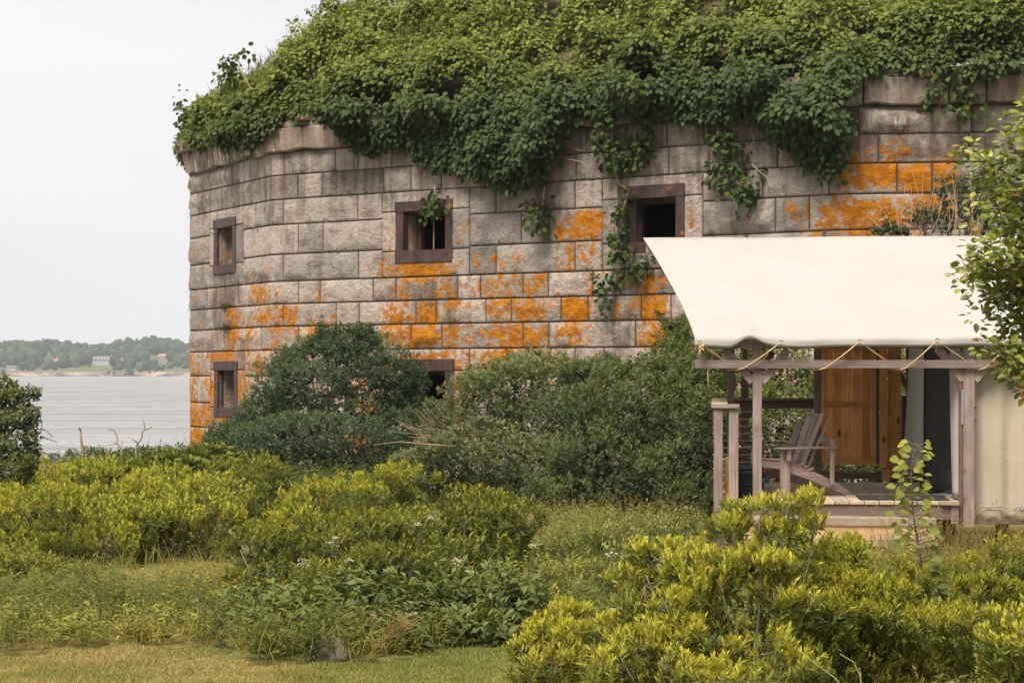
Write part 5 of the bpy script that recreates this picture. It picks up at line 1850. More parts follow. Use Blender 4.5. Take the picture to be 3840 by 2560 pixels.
near = dict(k=14, ypow=0.95, rough=.42, spread=(10, 58), shape=(0.5, 0.82, 0.75, 1.0), upb=0.62, mat='leaf', back=0.09, cat='shrub')
NB = ((0.49, 0.465, 0.065), (0.135, 0.165, 0.048))
G2 = 'bayberry shrubs before the steps'
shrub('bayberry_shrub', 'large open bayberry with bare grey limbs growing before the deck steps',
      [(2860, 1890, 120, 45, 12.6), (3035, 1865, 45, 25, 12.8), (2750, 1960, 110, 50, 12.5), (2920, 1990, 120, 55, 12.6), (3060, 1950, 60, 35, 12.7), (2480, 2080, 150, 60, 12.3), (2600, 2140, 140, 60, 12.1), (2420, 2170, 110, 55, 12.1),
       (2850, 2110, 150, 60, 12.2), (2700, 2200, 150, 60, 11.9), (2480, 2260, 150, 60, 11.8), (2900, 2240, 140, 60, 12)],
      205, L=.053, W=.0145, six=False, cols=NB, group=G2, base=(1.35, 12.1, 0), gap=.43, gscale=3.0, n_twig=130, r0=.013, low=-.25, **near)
shrub('bayberry_shrub', 'low bayberry spreading along the mown grass edge',
      [(2130, 2290, 80, 45, 13), (2050, 2360, 90, 50, 12.8), (2170, 2390, 110, 55, 12.6), (1980, 2430, 80, 45, 12.6), (2300, 2350, 90, 45, 12.5), (2080, 2480, 110, 50, 12.3)],
      205, L=.053, W=.0145, six=False, cols=NB, group=G2, gap=.44, gscale=3.0, n_twig=100, r0=.012, low=-.25, **near)
shrub('bayberry_shrub', 'dense front bayberry under the open limbed one',
      [(2400, 2420, 130, 60, 11.4), (2560, 2380, 120, 60, 11.5), (2330, 2490, 120, 60, 11.2), (2500, 2510, 140, 60, 11.1), (2830, 2430, 150, 70, 11.4), (2960, 2500, 120, 60, 11.2), (2700, 2540, 140, 50, 11)],
      205, L=.053, W=.0145, six=False, cols=NB, group=G2, gap=.44, gscale=3.0, n_twig=120, r0=.013, low=-.25, **near)
shrub('bayberry_shrub', 'bayberry thicket at the foot of the steps beside the hazel sapling',
      [(3130, 2080, 120, 60, 13.2), (3230, 2110, 110, 60, 13), (3080, 2180, 130, 60, 12.8), (3250, 2220, 140, 60, 12.7), (3120, 2280, 130, 60, 12.4), (3360, 2180, 90, 60, 13), (3310, 2300, 110, 60, 12.5)],
      190, L=.053, W=.0145, six=False, cols=((0.42, 0.40, 0.05), (0.12, 0.15, 0.042)), group=G2, gap=.37, gscale=3.0, n_twig=80, r0=.013, low=-.3, **near)
shrub('bayberry_shrub', 'bayberry patch in front of the beige tent wall',
      [(3700, 2130, 130, 60, 14), (3800, 2090, 100, 60, 14.2), (3620, 2200, 120, 60, 13.6), (3760, 2230, 130, 60, 13.4), (3520, 2230, 110, 60, 13.4), (3640, 2330, 130, 60, 12.6), (3480, 2340, 110, 60, 12.5)],
      190, L=.053, W=.0145, six=False, cols=((0.40, 0.385, 0.05), (0.12, 0.15, 0.042)), group=G2, gap=.36, gscale=3.0, n_twig=60, r0=.013, low=-.3, **near)
shrub('bayberry_shrub', 'golden bayberry branch reaching in under the leafy tree',
      [(3800, 2310, 100, 60, 11.6), (3860, 2370, 130, 70, 11.4), (3780, 2410, 90, 50, 11.3), (3950, 2300, 130, 80, 11.5)],
      205, L=.053, W=.0145, six=False, cols=NB, group=G2, gap=.38, gscale=3.2, n_twig=40, r0=.013, low=-.3, **near)

pale = dict(k=8, L=.075, W=.022, spread=(25, 80), six=False, back=.16, shape=(.4, .7, 1, .8), cols=((0.27, 0.275, 0.085), (0.115, 0.14, 0.05)), upb=.6, gap=.36, gscale=2.2, n_twig=30, r0=.007, rough=.5, cat='plant')
shrub('meadow_bush', 'pale leafy clump right of the olive bayberry dome', [(2110, 2060, 90, 60, 20.8), (2200, 2140, 110, 60, 19.2), (2140, 2210, 100, 60, 18.2), (2060, 2150, 70, 60, 19)], 70, **pale)
shrub('meadow_bush', 'pale leafy clump standing before the thicket near the rail posts', [(2290, 2010, 110, 50, 22.4), (2430, 2000, 110, 55, 23.4), (2560, 1990, 90, 60, 24), (2360, 2080, 100, 50, 21)], 70, **pale)
# broad-leaved plants under the centre bayberries
brd = dict(k=6, spread=(45, 100), shape=(0.36, 0.7, 1.0, .8), upb=.6, mat='leaf', back=.12, cat='plant', droop=.22, fold=.15, bark='bark')
G3 = 'broad leaved plants at the lawn edge'
for lab, lob in (
        ('dark broad leaved plants crowding the left side of the boulder', [(960, 2290, 130, 100, 17.2), (1090, 2320, 130, 110, 16.9), (890, 2380, 100, 80, 16.7), (1030, 2420, 130, 60, 16.4), (1160, 2390, 90, 80, 16.5)]),
        ('broad leaved plants with pointed leaflets above the straw stalks', [(1290, 2230, 120, 90, 17.5), (1430, 2260, 120, 100, 17.2), (1560, 2270, 120, 110, 17.2), (1350, 2340, 100, 70, 16.8), (1560, 2390, 100, 60, 16.6)]),
        ('dark broad leaved patch under the olive bayberry', [(1720, 2230, 130, 100, 17.6), (1860, 2240, 140, 110, 17.4), (1970, 2310, 100, 90, 17.1), (1740, 2350, 130, 80, 16.9), (1860, 2370, 110, 60, 16.8)])):
    shrub('broadleaf_plant', lab, lob, 52, L=.105, W=.044, cols=((0.165, 0.19, 0.055), (0.066, 0.092, 0.036)), group=G3, gap=.34, gscale=2.4, n_twig=20, r0=.008, six=False, rough=.4, **brd)

# ------------------------------------------------------------------ trees at the frame edges, sapling
rt = empty('leafy_tree', (3.75, 12.6, 0))
tag(rt, 'broad leaved young tree with some rust coloured leaves reaching over the tent roof', 'tree')
brn = [
    [(3.75, 12.6, -.05), (3.72, 12.6, 1.0), (3.78, 12.6, 2.2), (3.7, 12.6, 3.4), (3.66, 12.6, 4.1)],
]
tipspx = [(3640, 640), (3600, 560), (3700, 520), (3790, 430), (3820, 350), (3690, 720), (3620, 780), (3760, 620), (3820, 560), (3660, 860), (3740, 800), (3820, 740), (3610, 960), (3570, 970), (3680, 950), (3760, 920),
          (3650, 1010), (3720, 1040), (3800, 1000), (3690, 1110), (3760, 1120), (3830, 1150), (3830, 880), (3680, 1270), (3740, 1230), (3800, 1250), (3660, 1300), (3720, 1340), (3790, 1330), (3830, 1390), (3880, 1200), (3900, 1000), (3900, 700), (3900, 1330), (3640, 1080), (3850, 480),
          (3930, 560), (3950, 850), (3980, 1100), (4000, 400), (3640, 910), (3560, 985), (3700, 790), (3650, 700), (3870, 620)]
tipspx += [(2 * 4090 - a + 60 * math.sin(k * 2.1), b_ - 40 * math.cos(k)) for k, (a, b_) in enumerate(tipspx) if k % 3]
tipspx += [(4020 + 60 * k, 180 + 45 * (k % 3)) for k in range(5)]
g = Geo()
g.add(tube(brn[0], [.06, .055, .045, .03, .012], 8))
trk = np.array(brn[0])
RTP = []
for px, py in tipspx:
    Y = 12.2 + rng.uniform(-.45, .55)
    t = P3(px + 50, py, Y)
    zs = t[2] - 0.35 - 0.2 * rng.random()
    zs = np.clip(zs, .6, 4.0)
    s = np.array([np.interp(zs, trk[:, 2], trk[:, 0]), np.interp(zs, trk[:, 2], trk[:, 1]), zs])
    m1 = s + (t - s) * .45 + np.array([0, 0, .05]) + rng.normal(size=3) * .03
    g.add(tube([s, m1, s + (t - s) * .78 + rng.normal(size=3) * .02, t], [.014, .009, .006, .003], 5))
    for f in np.linspace(0.3, 1.0, 12 if px < 3900 else 9):
        c = (s + (t - s) * f) if f > .5 else m1
        for _ in range(2):
            RTP.append(c + rng.normal(size=3) * np.array([.07, .11, .07]))
g.obj('trunk', M['bark'], rt, True, rt.location)
RTP = np.array(RTP)
N = len(RTP)
lv = Leaves()
for j in range(10):
    r = unit(rng.standard_normal((N, 3)))
    d = unit(r * np.array([1, 1, .5]) + np.array([[-.25, -.15, .1]]))
    n_ = unit(np.array([[-.1, -.3, 1.0]]) + .45 * rng.standard_normal((N, 3)))
    L = rng.uniform(.04, .07, N)
    yz = rng.random((N, 1)) ** 2.2
    c = np.array([0.125, 0.155, 0.045]) + np.array([0.26, 0.245, 0.012]) * yz
    rust = rng.random(N) < .025
    c[rust] = np.array([0.30, 0.11, 0.012])
    lv.add(RTP + r * .05, d, n_, L, L * .58, c * rng.uniform(.8, 1.2, (N, 1)), (0.36, 0.7, 1.0, .82), .22, .15)
lv.build('crown', M['leaf_gloss'], rt, rt.location, True)

lt = empty('shore_tree', tuple(np.array([-6.3, 22.5, 0])))
tag(lt, 'dense small leaved tree with a bare hanging twig standing by the water', 'tree')
lob = px_lobes([(40, 1500, 90, 50, 22.5), (110, 1475, 60, 26, 22.5), (0, 1450, 70, 50, 22.8), (60, 1580, 80, 50, 22.3), (110, 1560, 40, 45, 22.4), (40, 1690, 90, 60, 22.2), (110, 1660, 45, 50, 22.3), (20, 1760, 100, 60, 22), (90, 1740, 60, 50, 22.1), (-120, 1550, 120, 150, 22.6), (-80, 1700, 120, 120, 22.3)])
Pt, A = lobe_tips(lob, 150, .37, 2.6, -.6, .28)
ax = unit(A * .5 + np.array([[0, 0, .5]]) + .3 * rng.standard_normal(Pt.shape))
lv = Leaves()
sprigs(lv, Pt, ax, 8, .05, .024, ((0.155, 0.17, 0.05), (0.055, 0.078, 0.034)), (20, 80), .07, young=np.clip(.2 + .7 * A[:, 2] + .3 * rng.random(len(A)), 0, 1))
lv.build('crown', M['leaf'], lt, lt.location, False)
g = Geo()
b0 = np.array([-6.3, 22.5, -.05])
g.add(tube([b0, b0 + np.array([.05, 0, .6]), b0 + np.array([-.05, 0, 1.3]), b0 + np.array([.1, 0, 2.1])], [.07, .06, .045, .02], 7))
for c, r in lob:
    s = b0 + np.array([0, 0, max(.3, c[2] * .7)])
    g.add(tube([s, (s + c) / 2 + np.array([0, 0, -.04]), c + np.array([r[0] * .6, 0, .02])], [.028, .018, .007], 5))
for pth in ([(120, 1515), (150, 1550), (157, 1600), (152, 1615)], [(150, 1635), (180, 1645), (215, 1658)], [(152, 1605), (175, 1615), (200, 1640)], [(120, 1520), (112, 1560), (105, 1600)]):
    g.add(tube([P3(a, b_, 22.4) for a, b_ in pth], [.006, .005, .004, .002][:len(pth)], 4))
for i in rng.choice(len(Pt), 120, replace=False):
    t = Pt[i]; j = np.argmin([np.linalg.norm(c - t) for c, _ in lob])
    g.add(tube([lob[j][0] - np.array([0, 0, .08]), t], [.007, .002], 4))
g.obj('trunk', M['bark'], lt, True, lt.location)

sb = P3(3480, 2400, 13.2); sb[2] = 0.0
sp = empty('hazel_sapling', sb)
tag(sp, 'single upright hazel sapling with large toothed leaves before the doorway', 'sapling')
stem = [sb, P3(3465, 2200, 13.2), P3(3445, 2050, 13.2), P3(3425, 1930, 13.2), P3(3415, 1800, 13.2), P3(3425, 1700, 13.2), P3(3437, 1672, 13.2)]
g = Geo()
g.add(tube(stem, [.009, .008, .007, .006, .005, .003, .002], 6))
st_ = np.array(stem)
lv = Leaves()
n_l = 120
zz = np.linspace(P3(0, 2260, 13.2)[2], stem[-1][2], n_l)
for k in range(n_l):
    z = zz[k]
    c = np.array([np.interp(z, st_[:, 2], st_[:, 0]), np.interp(z, st_[:, 2], st_[:, 1]), z])
    ph = k * 2.4 + rng.random() * .6
    r = np.array([math.cos(ph), math.sin(ph) * .8, 0])
    ln = rng.uniform(.02, .13) * (1 - .45 * k / n_l) + (.03 if k % 3 else 0)
    e = c + r * ln + np.array([0, 0, .03])
    g.add(tube([c, e], [.003, .0018], 4))
    yy = k / n_l
    col = np.array([[0.13, 0.17, 0.05]]) * (1 - yy) + np.array([[0.33, 0.34, 0.07]]) * yy
    d = unit((r + np.array([0, 0, -.15 + .3 * rng.random()]))[None])
    L = rng.uniform(.062, .10) * (1 - .3 * yy)
    nrm = np.array([[r[0] * .2, -.75 + r[1] * .2, .75]]) + .35 * rng.standard_normal((1, 3))
    lv.add(e[None], d, nrm, np.array([L]), np.array([L * .82]), col * rng.uniform(.8, 1.2), (0.3, 0.68, 1.0, .85), .14, .2)
g.obj('stem', M['bark'], sp, True, sp.location)
lv.build('leaves', M['leaf_thin'], sp, sp.location, True)

# ------------------------------------------------------------------ dead wood
def dead(name, label, paths, Y, r, mat, base, cat='dead branch'):
    b_ = P3(base[0], base[1], Y)
    root = empty(name, (b_[0], Y, float(ground_z(np.array(b_[0]), np.array(Y)))))
    tag(root, label, cat)
    first = True
    for pth, rad in paths:
        pts = [P3(a, c, Y + (0.15 * rng.normal() if k else 0) * (not first)) for k, (a, c) in enumerate(pth)]
        if first:
            pts = [np.array([pts[0][0] + .05, Y, root.location.z - .1])] + pts
        v_, f_ = tube(pts, np.linspace(rad, rad * .55, len(pts)), 7)
        mesh_obj('trunk' if first else 'branch', np.array(v_) - np.array(root.location), f_, mat, root, True)
        first = False
    return root


dead('weathered_stump', 'pale weathered dead trunk snapped off above the shoreline shrubs', [([(311, 1692), (304, 1650), (301, 1612)], .036), ([(301, 1616), (299, 1608), (296, 1603)], .02), ([(301, 1614), (304, 1606)], .02)], 38, .05, M['dead'], (311, 1692), 'stump')
dead('dead_branch', 'crooked dead branch forked over the shoreline shrubs beside the stump', [([(455, 1695), (452, 1680), (438, 1662), (441, 1645), (430, 1615), (426, 1611)], .02), ([(426, 1611), (402, 1612)], .011), ([(438, 1662), (415, 1668), (360, 1670)], .009), ([(452, 1682), (458, 1665), (455, 1650)], .01)], 38, .03, M['bark_pale'], (455, 1695))
dead('dead_branch', 'tall zigzag dead branch with a raised fork against the water', [([(510, 1690), (514, 1665), (530, 1645), (535, 1618), (543, 1610), (540, 1585), (533, 1570)], .021), ([(543, 1611), (562, 1606), (570, 1600)], .012), ([(514, 1658), (498, 1646), (480, 1637)], .010), ([(515, 1662), (530, 1682)], .012), ([(558, 1680), (557, 1655), (566, 1628)], .007)], 38.4, .03, M['bark_pale'], (510, 1692))
# tangle of dead twigs in front of the lower window
b_ = P3(1700, 1760, 33)
root = empty('dead_brush', (b_[0], 33, 0))
tag(root, 'tangle of pale dead twigs leaning out of the thicket under the window', 'dead twigs')
g = Geo()
for k in range(60):
    s = P3(rng.uniform(1640, 1790), rng.uniform(1600, 1740), 33.2 + .6 * rng.random())
    ang = rng.uniform(R(10), R(165)) if k % 3 else rng.uniform(R(120), R(185))
    l_ = rng.uniform(.3, 1.1)
    e = s + np.array([math.cos(ang) * l_, rng.normal(0, .2) - .25, math.sin(ang) * l_ * .8])
    m_ = (s + e) / 2 + rng.normal(size=3) * .06
    g.add(tube([s, m_, e], [.006, .0045, .002], 4))
    if k % 2:
        g.add(tube([m_, m_ + (e - s) * .3 + rng.normal(size=3) * .12], [.005, .002], 4))
g.add(tube([P3(1860, 1690, 33), P3(1740, 1675, 32.6), P3(1600, 1665, 32.5), P3(1500, 1655, 32.5), P3(1400, 1668, 32.5)], [.018, .015, .011, .007, .003], 5))
g.obj('twigs', M['dead'], root, True, root.location)
root = empty('bare_twigs', (8.2, 35.2, 0))
tag(root, 'bare dead twigs standing behind the tent ridge before the orange stones', 'dead twigs')
g = Geo()
for k in range(46):
    x0 = rng.uniform(3260, 3480) if k < 14 else rng.uniform(3440, 3680)
    s = P3(x0, 900, 35.2 + .5 * rng.random())
    s[2] -= 3.4
    e = P3(x0 + rng.normal(0, 60), rng.uniform(640, 840), 35.3 + .5 * rng.random())
    c1 = P3(x0, 900, 35.3)
    g.add(tube([s, c1, (c1 + e) / 2 + rng.normal(size=3) * .05, e], [.012, .01, .007, .003], 4))
g.obj('twigs', M['dead'], root, True, root.location)

# boulder and straw
bc = P3(1238, 2465, 16.0)
bld = empty('boulder', (bc[0], 16.0, 0))
tag(bld, 'half buried rounded granite boulder at the lawn edge', 'boulder')
bm = bmesh.new()
bmesh.ops.create_icosphere(bm, subdivisions=4, radius=1)
bv = np.array([v.co[:] for v in bm.verts])
dd = 1 + .35 * (fbm(bv * 1.4 + 4, 3) - .5) * 2
bv = bv * dd[:, None] * np.array([.15, .13, .16])
for v, c in zip(bm.verts, bv): v.co = Vector((c[0], c[1], c[2] + .03))
for f in bm.faces: f.smooth = True
bo = bm_obj('rock', bm, plain('boulder_stone', (0.19, 0.158, 0.143), 0.95, .5, 14), bld)
root = empty('straw_stalks', tuple(P3(1500, 2420, 16.4) * np.array([1, 1, 0])))
tag(root, 'bundle of dry straw stalks leaning beside the boulder', 'straw')
g = Geo()
for k in range(46):
    s = P3(1415 + rng.normal(0, 22), 2430 + rng.normal(0, 18), 16.3 + .15 * rng.random())
    e = P3(1535 + rng.normal(0, 30), 2325 + rng.normal(0, 20), 16.1 + .3 * rng.random())
    g.add(tube([s, (s + e) / 2 + rng.normal(size=3) * .012, e], [.0035, .003, .0015], 3))
for k in range(16):
    s = P3(1190 + rng.normal(0, 14), 2450, 15.9)
    e = P3(1300 + rng.normal(0, 40), 2370 + rng.normal(0, 25), 16 + .2 * rng.random())
    g.add(tube([s, (s + e) / 2 + np.array([0, 0, .03]), e], [.003, .003, .0015], 3))
g.obj('stalks', M['straw'], root, False, root.location)

# ------------------------------------------------------------------ meadow
LWX = [(-400, 2480), (0, 2478), (250, 2440), (550, 2425), (820, 2432), (900, 2475), (1050, 2505), (1180, 2500), (1350, 2500), (1480, 2480), (1600, 2470), (1760, 2425), (1900, 2400), (2000, 2420), (2100, 2520)]
lwx = np.array([(p - 1920) / F * 16.3 for p, _ in LWX]); lwy = np.array([CZ * F / (y - HZ) for _, y in LWX])


def lawn_edge(X):
    e = np.interp(X, lwx, lwy)
    return np.where(X > lwx[-1], 13.4 - (X - lwx[-1]) * 6, e) + .12 * np.sin(X * 7) + .08 * np.sin(X * 17 + 1)


def in_deck(X, Y):
    u = (X - TO[0]) * wx[0] + (Y - TO[1]) * wx[1]
    v = (X - TO[0]) * dyv[0] + (Y - TO[1]) * dyv[1]
    return (u > UL_ - .15) & (u < 6) & (v > -0.75) & (v < 4.3)


def scatter(n, x0, x1, y0, y1):
    X = rng.uniform(x0, x1, n); Y = rng.uniform(y0, y1, n)
    return X, Y


# lawn blades
n = 80000
X, Y = scatter(n, -5.6, 1.2, 13.9, 17.1)
ok = (Y < lawn_edge(X) + .1)
X, Y = X[ok], Y[ok]
n = len(X)
dry = fbm(np.stack([X * .9, Y * 1.2, X * 0], -1), 3)
dry = np.clip((dry - .40) * 3.2, 0, 1)
p = np.stack([X, Y, ground_z(X, Y) - .004], -1)
d = unit(np.stack([rng.normal(0, .55, n), rng.normal(0, .55, n), np.ones(n) * .8], -1))
c = np.array([0.25, 0.265, 0.075]) * (1 - dry[:, None]) + np.array([0.44, 0.36, 0.16]) * dry[:, None]
c = c * rng.uniform(.65, 1.3, (n, 1))
lv = Leaves()
tuft = np.clip(fbm(np.stack([X * 3.5, Y * 3.5, X * 0 + 3], -1), 2) - .3, 0, 1) * 2.4
lv.add(p, d, rng.standard_normal((n, 3)), rng.uniform(.025, .06, n) * (.5 + tuft), rng.uniform(.005, .010, n), c, droop=.3)
o = lv.build('lawn_grass', M['leaf_thin'], None, (0, 0, 0), False)
tag(o, 'short mown lawn grass with dry straw coloured patches', 'grass', None, 'stuff')


def weed_patch(name, label, X, Y, hmin, hmax, nl, L, W_, ca, cb_, tilt=.12, cat='weeds', up=.3, mat='leaf_thin', gv=1.0):
    """upright leafy stems: leaves set around each stem"""
    n = len(X)
    z0 = ground_z(X, Y)
    h = rng.uniform(hmin, hmax, n) * (0.3 + 1.4 * fbm(np.stack([X * gv, Y * gv, X * 0 + 6], -1), 2))
    lean = rng.normal(0, tilt, (n, 2))
    lv = Leaves()
    base = np.stack([X, Y, z0], -1)
    top = base + np.stack([lean[:, 0] * h, lean[:, 1] * h, h], -1)
    cs = ca + (cb_ - ca) * rng.random((n, 1))
    lv.add(base, top - base, rng.standard_normal((n, 3)), np.linalg.norm(top - base, axis=1), .005, cs * .9, (.3, .7, 1, .8), .1, 0.02)
    for j in range(nl):
        f = (0.22 + .80 * (j + rng.random(n)) / nl)
        q_ = base + (top - base) * f[:, None]
        ph = j * 2.4 + rng.random(n) * 6.28
        d = np.stack([np.cos(ph), np.sin(ph), up + .5 * (f - .5) + .25 * rng.standard_normal(n)], -1)
        ll = L * rng.uniform(.6, 1.2, n) * (1.15 - .45 * f)
        nn = np.stack([.3 * rng.standard_normal(n), .3 * rng.standard_normal(n) - .1, np.ones(n)], -1)
        tint = cs * (0.85 + .35 * f[:, None]) * rng.uniform(.8, 1.2, (n, 1))
        lv.add(q_, d, nn, ll, ll * W_, tint, (.36, .7, 1, .75), .2, .28)
    o = lv.build(name, M[mat], None, (0, 0, 0), False)
    tag(o, label, cat, None, 'stuff')
    return o


def grass_patch(name, label, X, Y, hmin, hmax, ca, cb_, w0=.006, tilt=.25, seeds=0.0, droop=.25):
    n = len(X)
    base = np.stack([X, Y, ground_z(X, Y)], -1)
    d = unit(np.stack([rng.normal(0, tilt, n), rng.normal(0, tilt, n), np.ones(n)], -1))
    h = rng.uniform(hmin, hmax, n) * (0.7 + .6 * fbm(np.stack([X, Y, X * 0 + 2], -1), 2))
    lv = Leaves()
    c = ca + (cb_ - ca) * rng.random((n, 1))
    lv.add(base, d, rng.standard_normal((n, 3)), h, w0, c, droop=droop)
    if seeds > 0:
        k = rng.random(n) < seeds
        tp = base[k] + d[k] * (h[k] * 1.0)[:, None]
        m = k.sum()
        for _ in range(3):
            lv.add(tp - d[k] * rng.uniform(0, .07, (m, 1)), d[k] + .35 * rng.standard_normal((m, 3)), rng.standard_normal((m, 3)), rng.uniform(.02, .05, m), .008, np.array([0.36, 0.25, 0.085]) * rng.uniform(.7, 1.2, (m, 1)))
    o = lv.build(name, M['leaf_thin'], None, (0, 0, 0), False)
    tag(o, label, 'grass', None, 'stuff')
    return o


# goldenrod-like meadow weeds over all the open ground
X, Y = scatter(17000, -7.5, 6.5, 13.5, 26)
ok = (Y > lawn_edge(X) + .05) & ~in_deck(X, Y) & (np.abs(X) < Y * .275 + .3) & ((X > -2.7) | (Y < 20.8))
X, Y = X[ok], Y[ok]
left = X < -2.2
dk = fbm(np.stack([X * .5, Y * .5, X * 0 + 14], -1), 2)
a_ = (dk > np.where(X > -.2, .46, .53)) | ((Y < 19.0) & (X > -2.5) & (X < .35))
weed_patch('meadow_weeds', 'knee high leafy meadow weeds between the bayberry shrubs', X[~a_], Y[~a_], .16, .40, 13, .105, .27, np.array([0.22, 0.225, 0.05]), np.array([0.36, 0.335, 0.075]))
weed_patch('dark_meadow_weeds', 'darker narrow leaved weeds growing in the shade of the bayberries', X[a_], Y[a_], .16, .42, 13, .115, .24, np.array([0.095, 0.12, 0.034]), np.array([0.20, 0.205, 0.046]))
X, Y = scatter(4200, -2.5, 5.0, 22.5, 27.5)
ok = ~in_deck(X, Y) & (X < 3.1)
weed_patch('thicket_weeds', 'pale green weeds standing along the foot of the thicket', X[ok], Y[ok], .22, .5, 11, .12, .24, np.array([0.15, 0.165, 0.055]), np.array([0.26, 0.255, 0.075]))
X, Y = scatter(4200, -9, -1.5, 28, 42)
weed_patch('far_meadow_weeds', 'grey green weeds filling gaps behind the left bayberries', X, Y, .3, .7, 8, .14, .3, np.array([0.06, 0.085, 0.03]), np.array([0.12, 0.14, 0.045]))
# tall grasses with seed heads
X, Y = scatter(13000, -6.5, 6.5, 14, 23)
ok = (Y > lawn_edge(X) - .05) & ~in_deck(X, Y) & (np.abs(X) < Y * .275 + .3)
grass_patch('meadow_grass', 'yellow green tall grass mixed through the meadow weeds', X[ok], Y[ok], .16, .42, np.array([0.22, 0.22, 0.05]), np.array([0.38, 0.33, 0.10]), .0075, .38, .05)
X, Y = scatter(900, .3, 3.3, 24, 28)
ok = ~in_deck(X, Y)
grass_patch('seeding_grass', 'tan seed heads of tall grass before the dark thicket', X[ok], Y[ok], .4, .62, np.array([0.20, 0.18, 0.06]), np.array([0.34, 0.25, 0.09]), .006, .15, .6)
X, Y = scatter(2600, 3.9, 6.6, 14.5, 22.4)
grass_patch('wispy_grass', 'wispy tan grass growing against the beige tent wall', X, Y, .45, .95, np.array([0.15, 0.15, 0.05]), np.array([0.33, 0.24, 0.09]), .006, .2, .45)
# low leafy growth in the bottom right corner
X, Y = scatter(4600, .1, 3.6, 9.8, 14)
weed_patch('ground_weeds', 'low pale leafed ground weeds under the front bayberries', X, Y, .12, .34, 11, .085, .36, np.array([0.13, 0.155, 0.055]), np.array([0.25, 0.25, 0.075]), .2)
X, Y = scatter(5000, .2, 3.8, 9.8, 14)
grass_patch('front_grass', 'yellowing grass blades standing among the front ground weeds', X, Y, .2, .55, np.array([0.15, 0.15, 0.035]), np.array([0.33, 0.24, 0.06]), .005, .25, .12)
# two long arching grass stems in the corner
for k, pth in enumerate(([(2990, 2430), (3060, 2490), (3130, 2540), (3180, 2600)], [(3150, 2450), (3200, 2480), (3225, 2530), (3235, 2600)])):
    pts = [P3(a, b_, 10.6) for a, b_ in pth]
    e = pts[-1].copy(); e[2] = 0.0
    v_, f_ = tube(pts + [e], [.002, .003, .004, .005, .005], 5)
    oo = mesh_obj('grass_stem', np.array(v_) - e, f_, plain('fresh_stem_%d' % k, (0.24, 0.27, 0.07), .6), None, True, e)
    tag(oo, ['long fresh grass stem leaning left over the front ground weeds', 'arching fresh grass stem bending to the right over ground weeds'][k], 'grass stem')

# yellow wildflowers and white blossom
X = rng.normal(P3(760, 2290, 18)[0], .42, 90); Y = rng.normal(18.2, .6, 90)
c = np.stack([X, Y, ground_z(X, Y) + rng.uniform(.35, .55, 90)], -1)
lv = Leaves()
for j in range(5):
    ph = j * 1.256
    d = np.stack([np.full(90, math.cos(ph)), np.full(90, math.sin(ph)), np.full(90, .35)], -1)
    lv.add(c, d, np.tile([[0, -.4, 1.0]], (90, 1)), .016, .013, np.array([[0.70, 0.42, 0.01]]), fold=.1)
lv.add(c, np.tile([[0, 0, -1.0]], (90, 1)), rng.standard_normal((90, 3)), c[:, 2] - ground_z(X, Y), .004, np.array([[0.12, 0.14, 0.04]]), droop=0)
o = lv.build('yellow_wildflowers', M['leaf_thin'], None, (0, 0, 0), False)
tag(o, 'scatter of small yellow wildflowers in the meadow left of the bayberries', 'wildflowers', None, 'stuff')

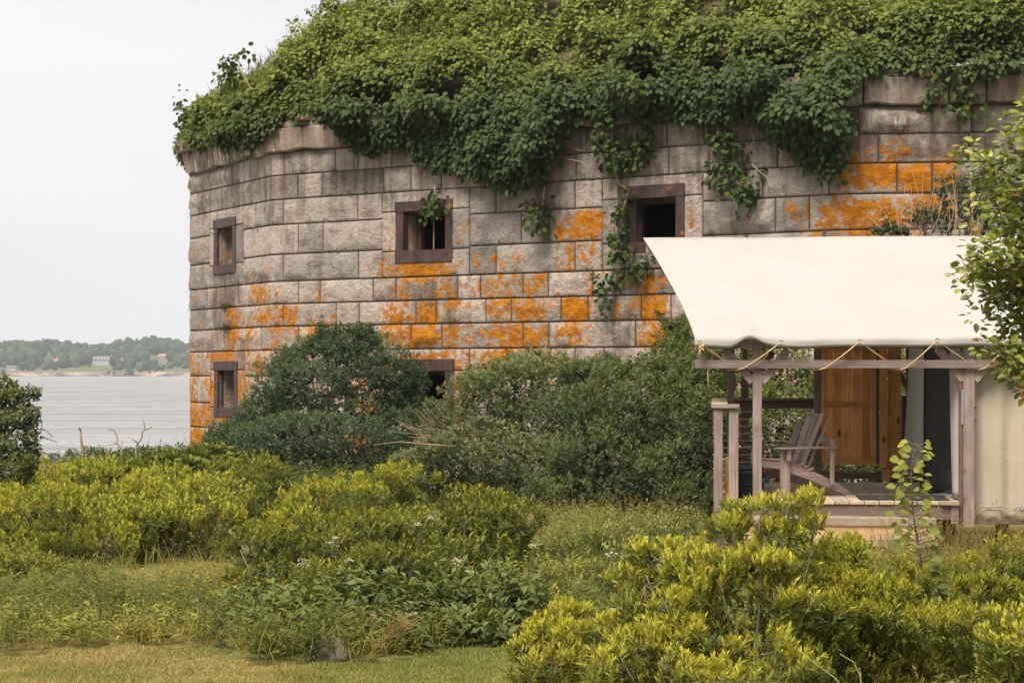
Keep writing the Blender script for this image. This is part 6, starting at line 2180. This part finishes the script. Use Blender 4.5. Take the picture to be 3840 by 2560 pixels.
BL = [(1245, 2035, 18.6), (1260, 2015, 18.7), (1140, 2100, 18.4), (1120, 2115, 18.4), (1330, 2055, 18.7), (1570, 1965, 18.9), (1615, 1940, 19.1), (1720, 2105, 18.6), (1710, 2095, 18.5), (1785, 2150, 18.3), (1755, 2145, 18.3),
      (1310, 2100, 18.4), (1530, 2265, 16.9), (1400, 2300, 16.8), (2290, 2075, 14.5), (2350, 2080, 14.5), (2310, 2285, 12.8), (2000, 2045, 18), (40, 2190, 19.6), (1545, 2300, 16.7)]
for k, (px, py, Y) in enumerate(BL):
    c0 = P3(px, py, Y)
    rt_ = empty('white_blossom', (c0[0], c0[1], 0))
    n = 15
    off = rng.normal(size=(n, 3)) * np.array([.024, .02, .012])
    c = c0 + off
    lv = Leaves()
    for j in range(4):
        ph = j * 1.57 + rng.random(n)
        d = np.stack([np.cos(ph), np.sin(ph), np.full(n, .25)], -1)
        lv.add(c, d, np.tile([[0, -.5, 1.0]], (n, 1)), .012, .011, np.array([[0.72, 0.70, 0.60]]), fold=.05)
    lv.build('flower_head', M['leaf_thin'], rt_, (c0[0], c0[1], 0), False, 'stuff')
    v_, f_ = tube([(0, 0, 0), (0.01, .01, c0[2] * .6), (0, 0, c0[2])], [.005, .004, .003], 4)
    mesh_obj('flower_stem', v_, f_, M['bark'], rt_)
    place = ('in the spreading flat topped bayberry' if k in (0, 1, 4, 11) else 'on the left bayberry near the wildflowers' if k in (2, 3) else 'over the middle bayberry' if k in (5, 6) else
             'under the olive bayberry dome' if k in (7, 8, 9, 10) else 'among the broad leaved plants by the straw' if k in (12, 13, 19) else 'in the pale meadow before the thicket' if k in (14, 15) else
             'beside the low bayberry at the mown edge' if k == 16 else 'in the weeds right of the olive bayberry' if k == 17 else 'on the small bayberry clump at the meadow edge')
    tag(rt_, 'white blossom head ' + place, 'flower', 'white blossom heads among the shrubs')

# ------------------------------------------------------------------ haze over the bay
hz_o = mesh_obj('haze', [(x, y, z) for z in (WATER - 1.2, 75.0) for x, y in ((-2800, -70), (2800, -70), (2800, 3600), (-2800, 3600))],
                [(3, 2, 1, 0), (4, 5, 6, 7), (0, 1, 5, 4), (1, 2, 6, 5), (2, 3, 7, 6), (3, 0, 4, 7)], None)
hm = bpy.data.materials.new('haze')
hm.use_nodes = True
hm.node_tree.nodes.clear()
ho = hm.node_tree.nodes.new('ShaderNodeOutputMaterial')
hv_ = hm.node_tree.nodes.new('ShaderNodeVolumePrincipled')
hv_.inputs['Color'].default_value = (0.86, 0.91, 1.0, 1)
hv_.inputs['Density'].default_value = 0.00012
hm.node_tree.links.new(hv_.outputs['Volume'], ho.inputs['Volume'])
hz_o.data.materials.append(hm)
tag(hz_o, 'pale sea haze over the bay and far shore', 'haze', None, 'stuff')
# the water ends inside the haze's sides
for v in w.data.vertices:
    v.co.x = max(-2790, min(2790, v.co.x)); v.co.y = max(30, min(3590, v.co.y))
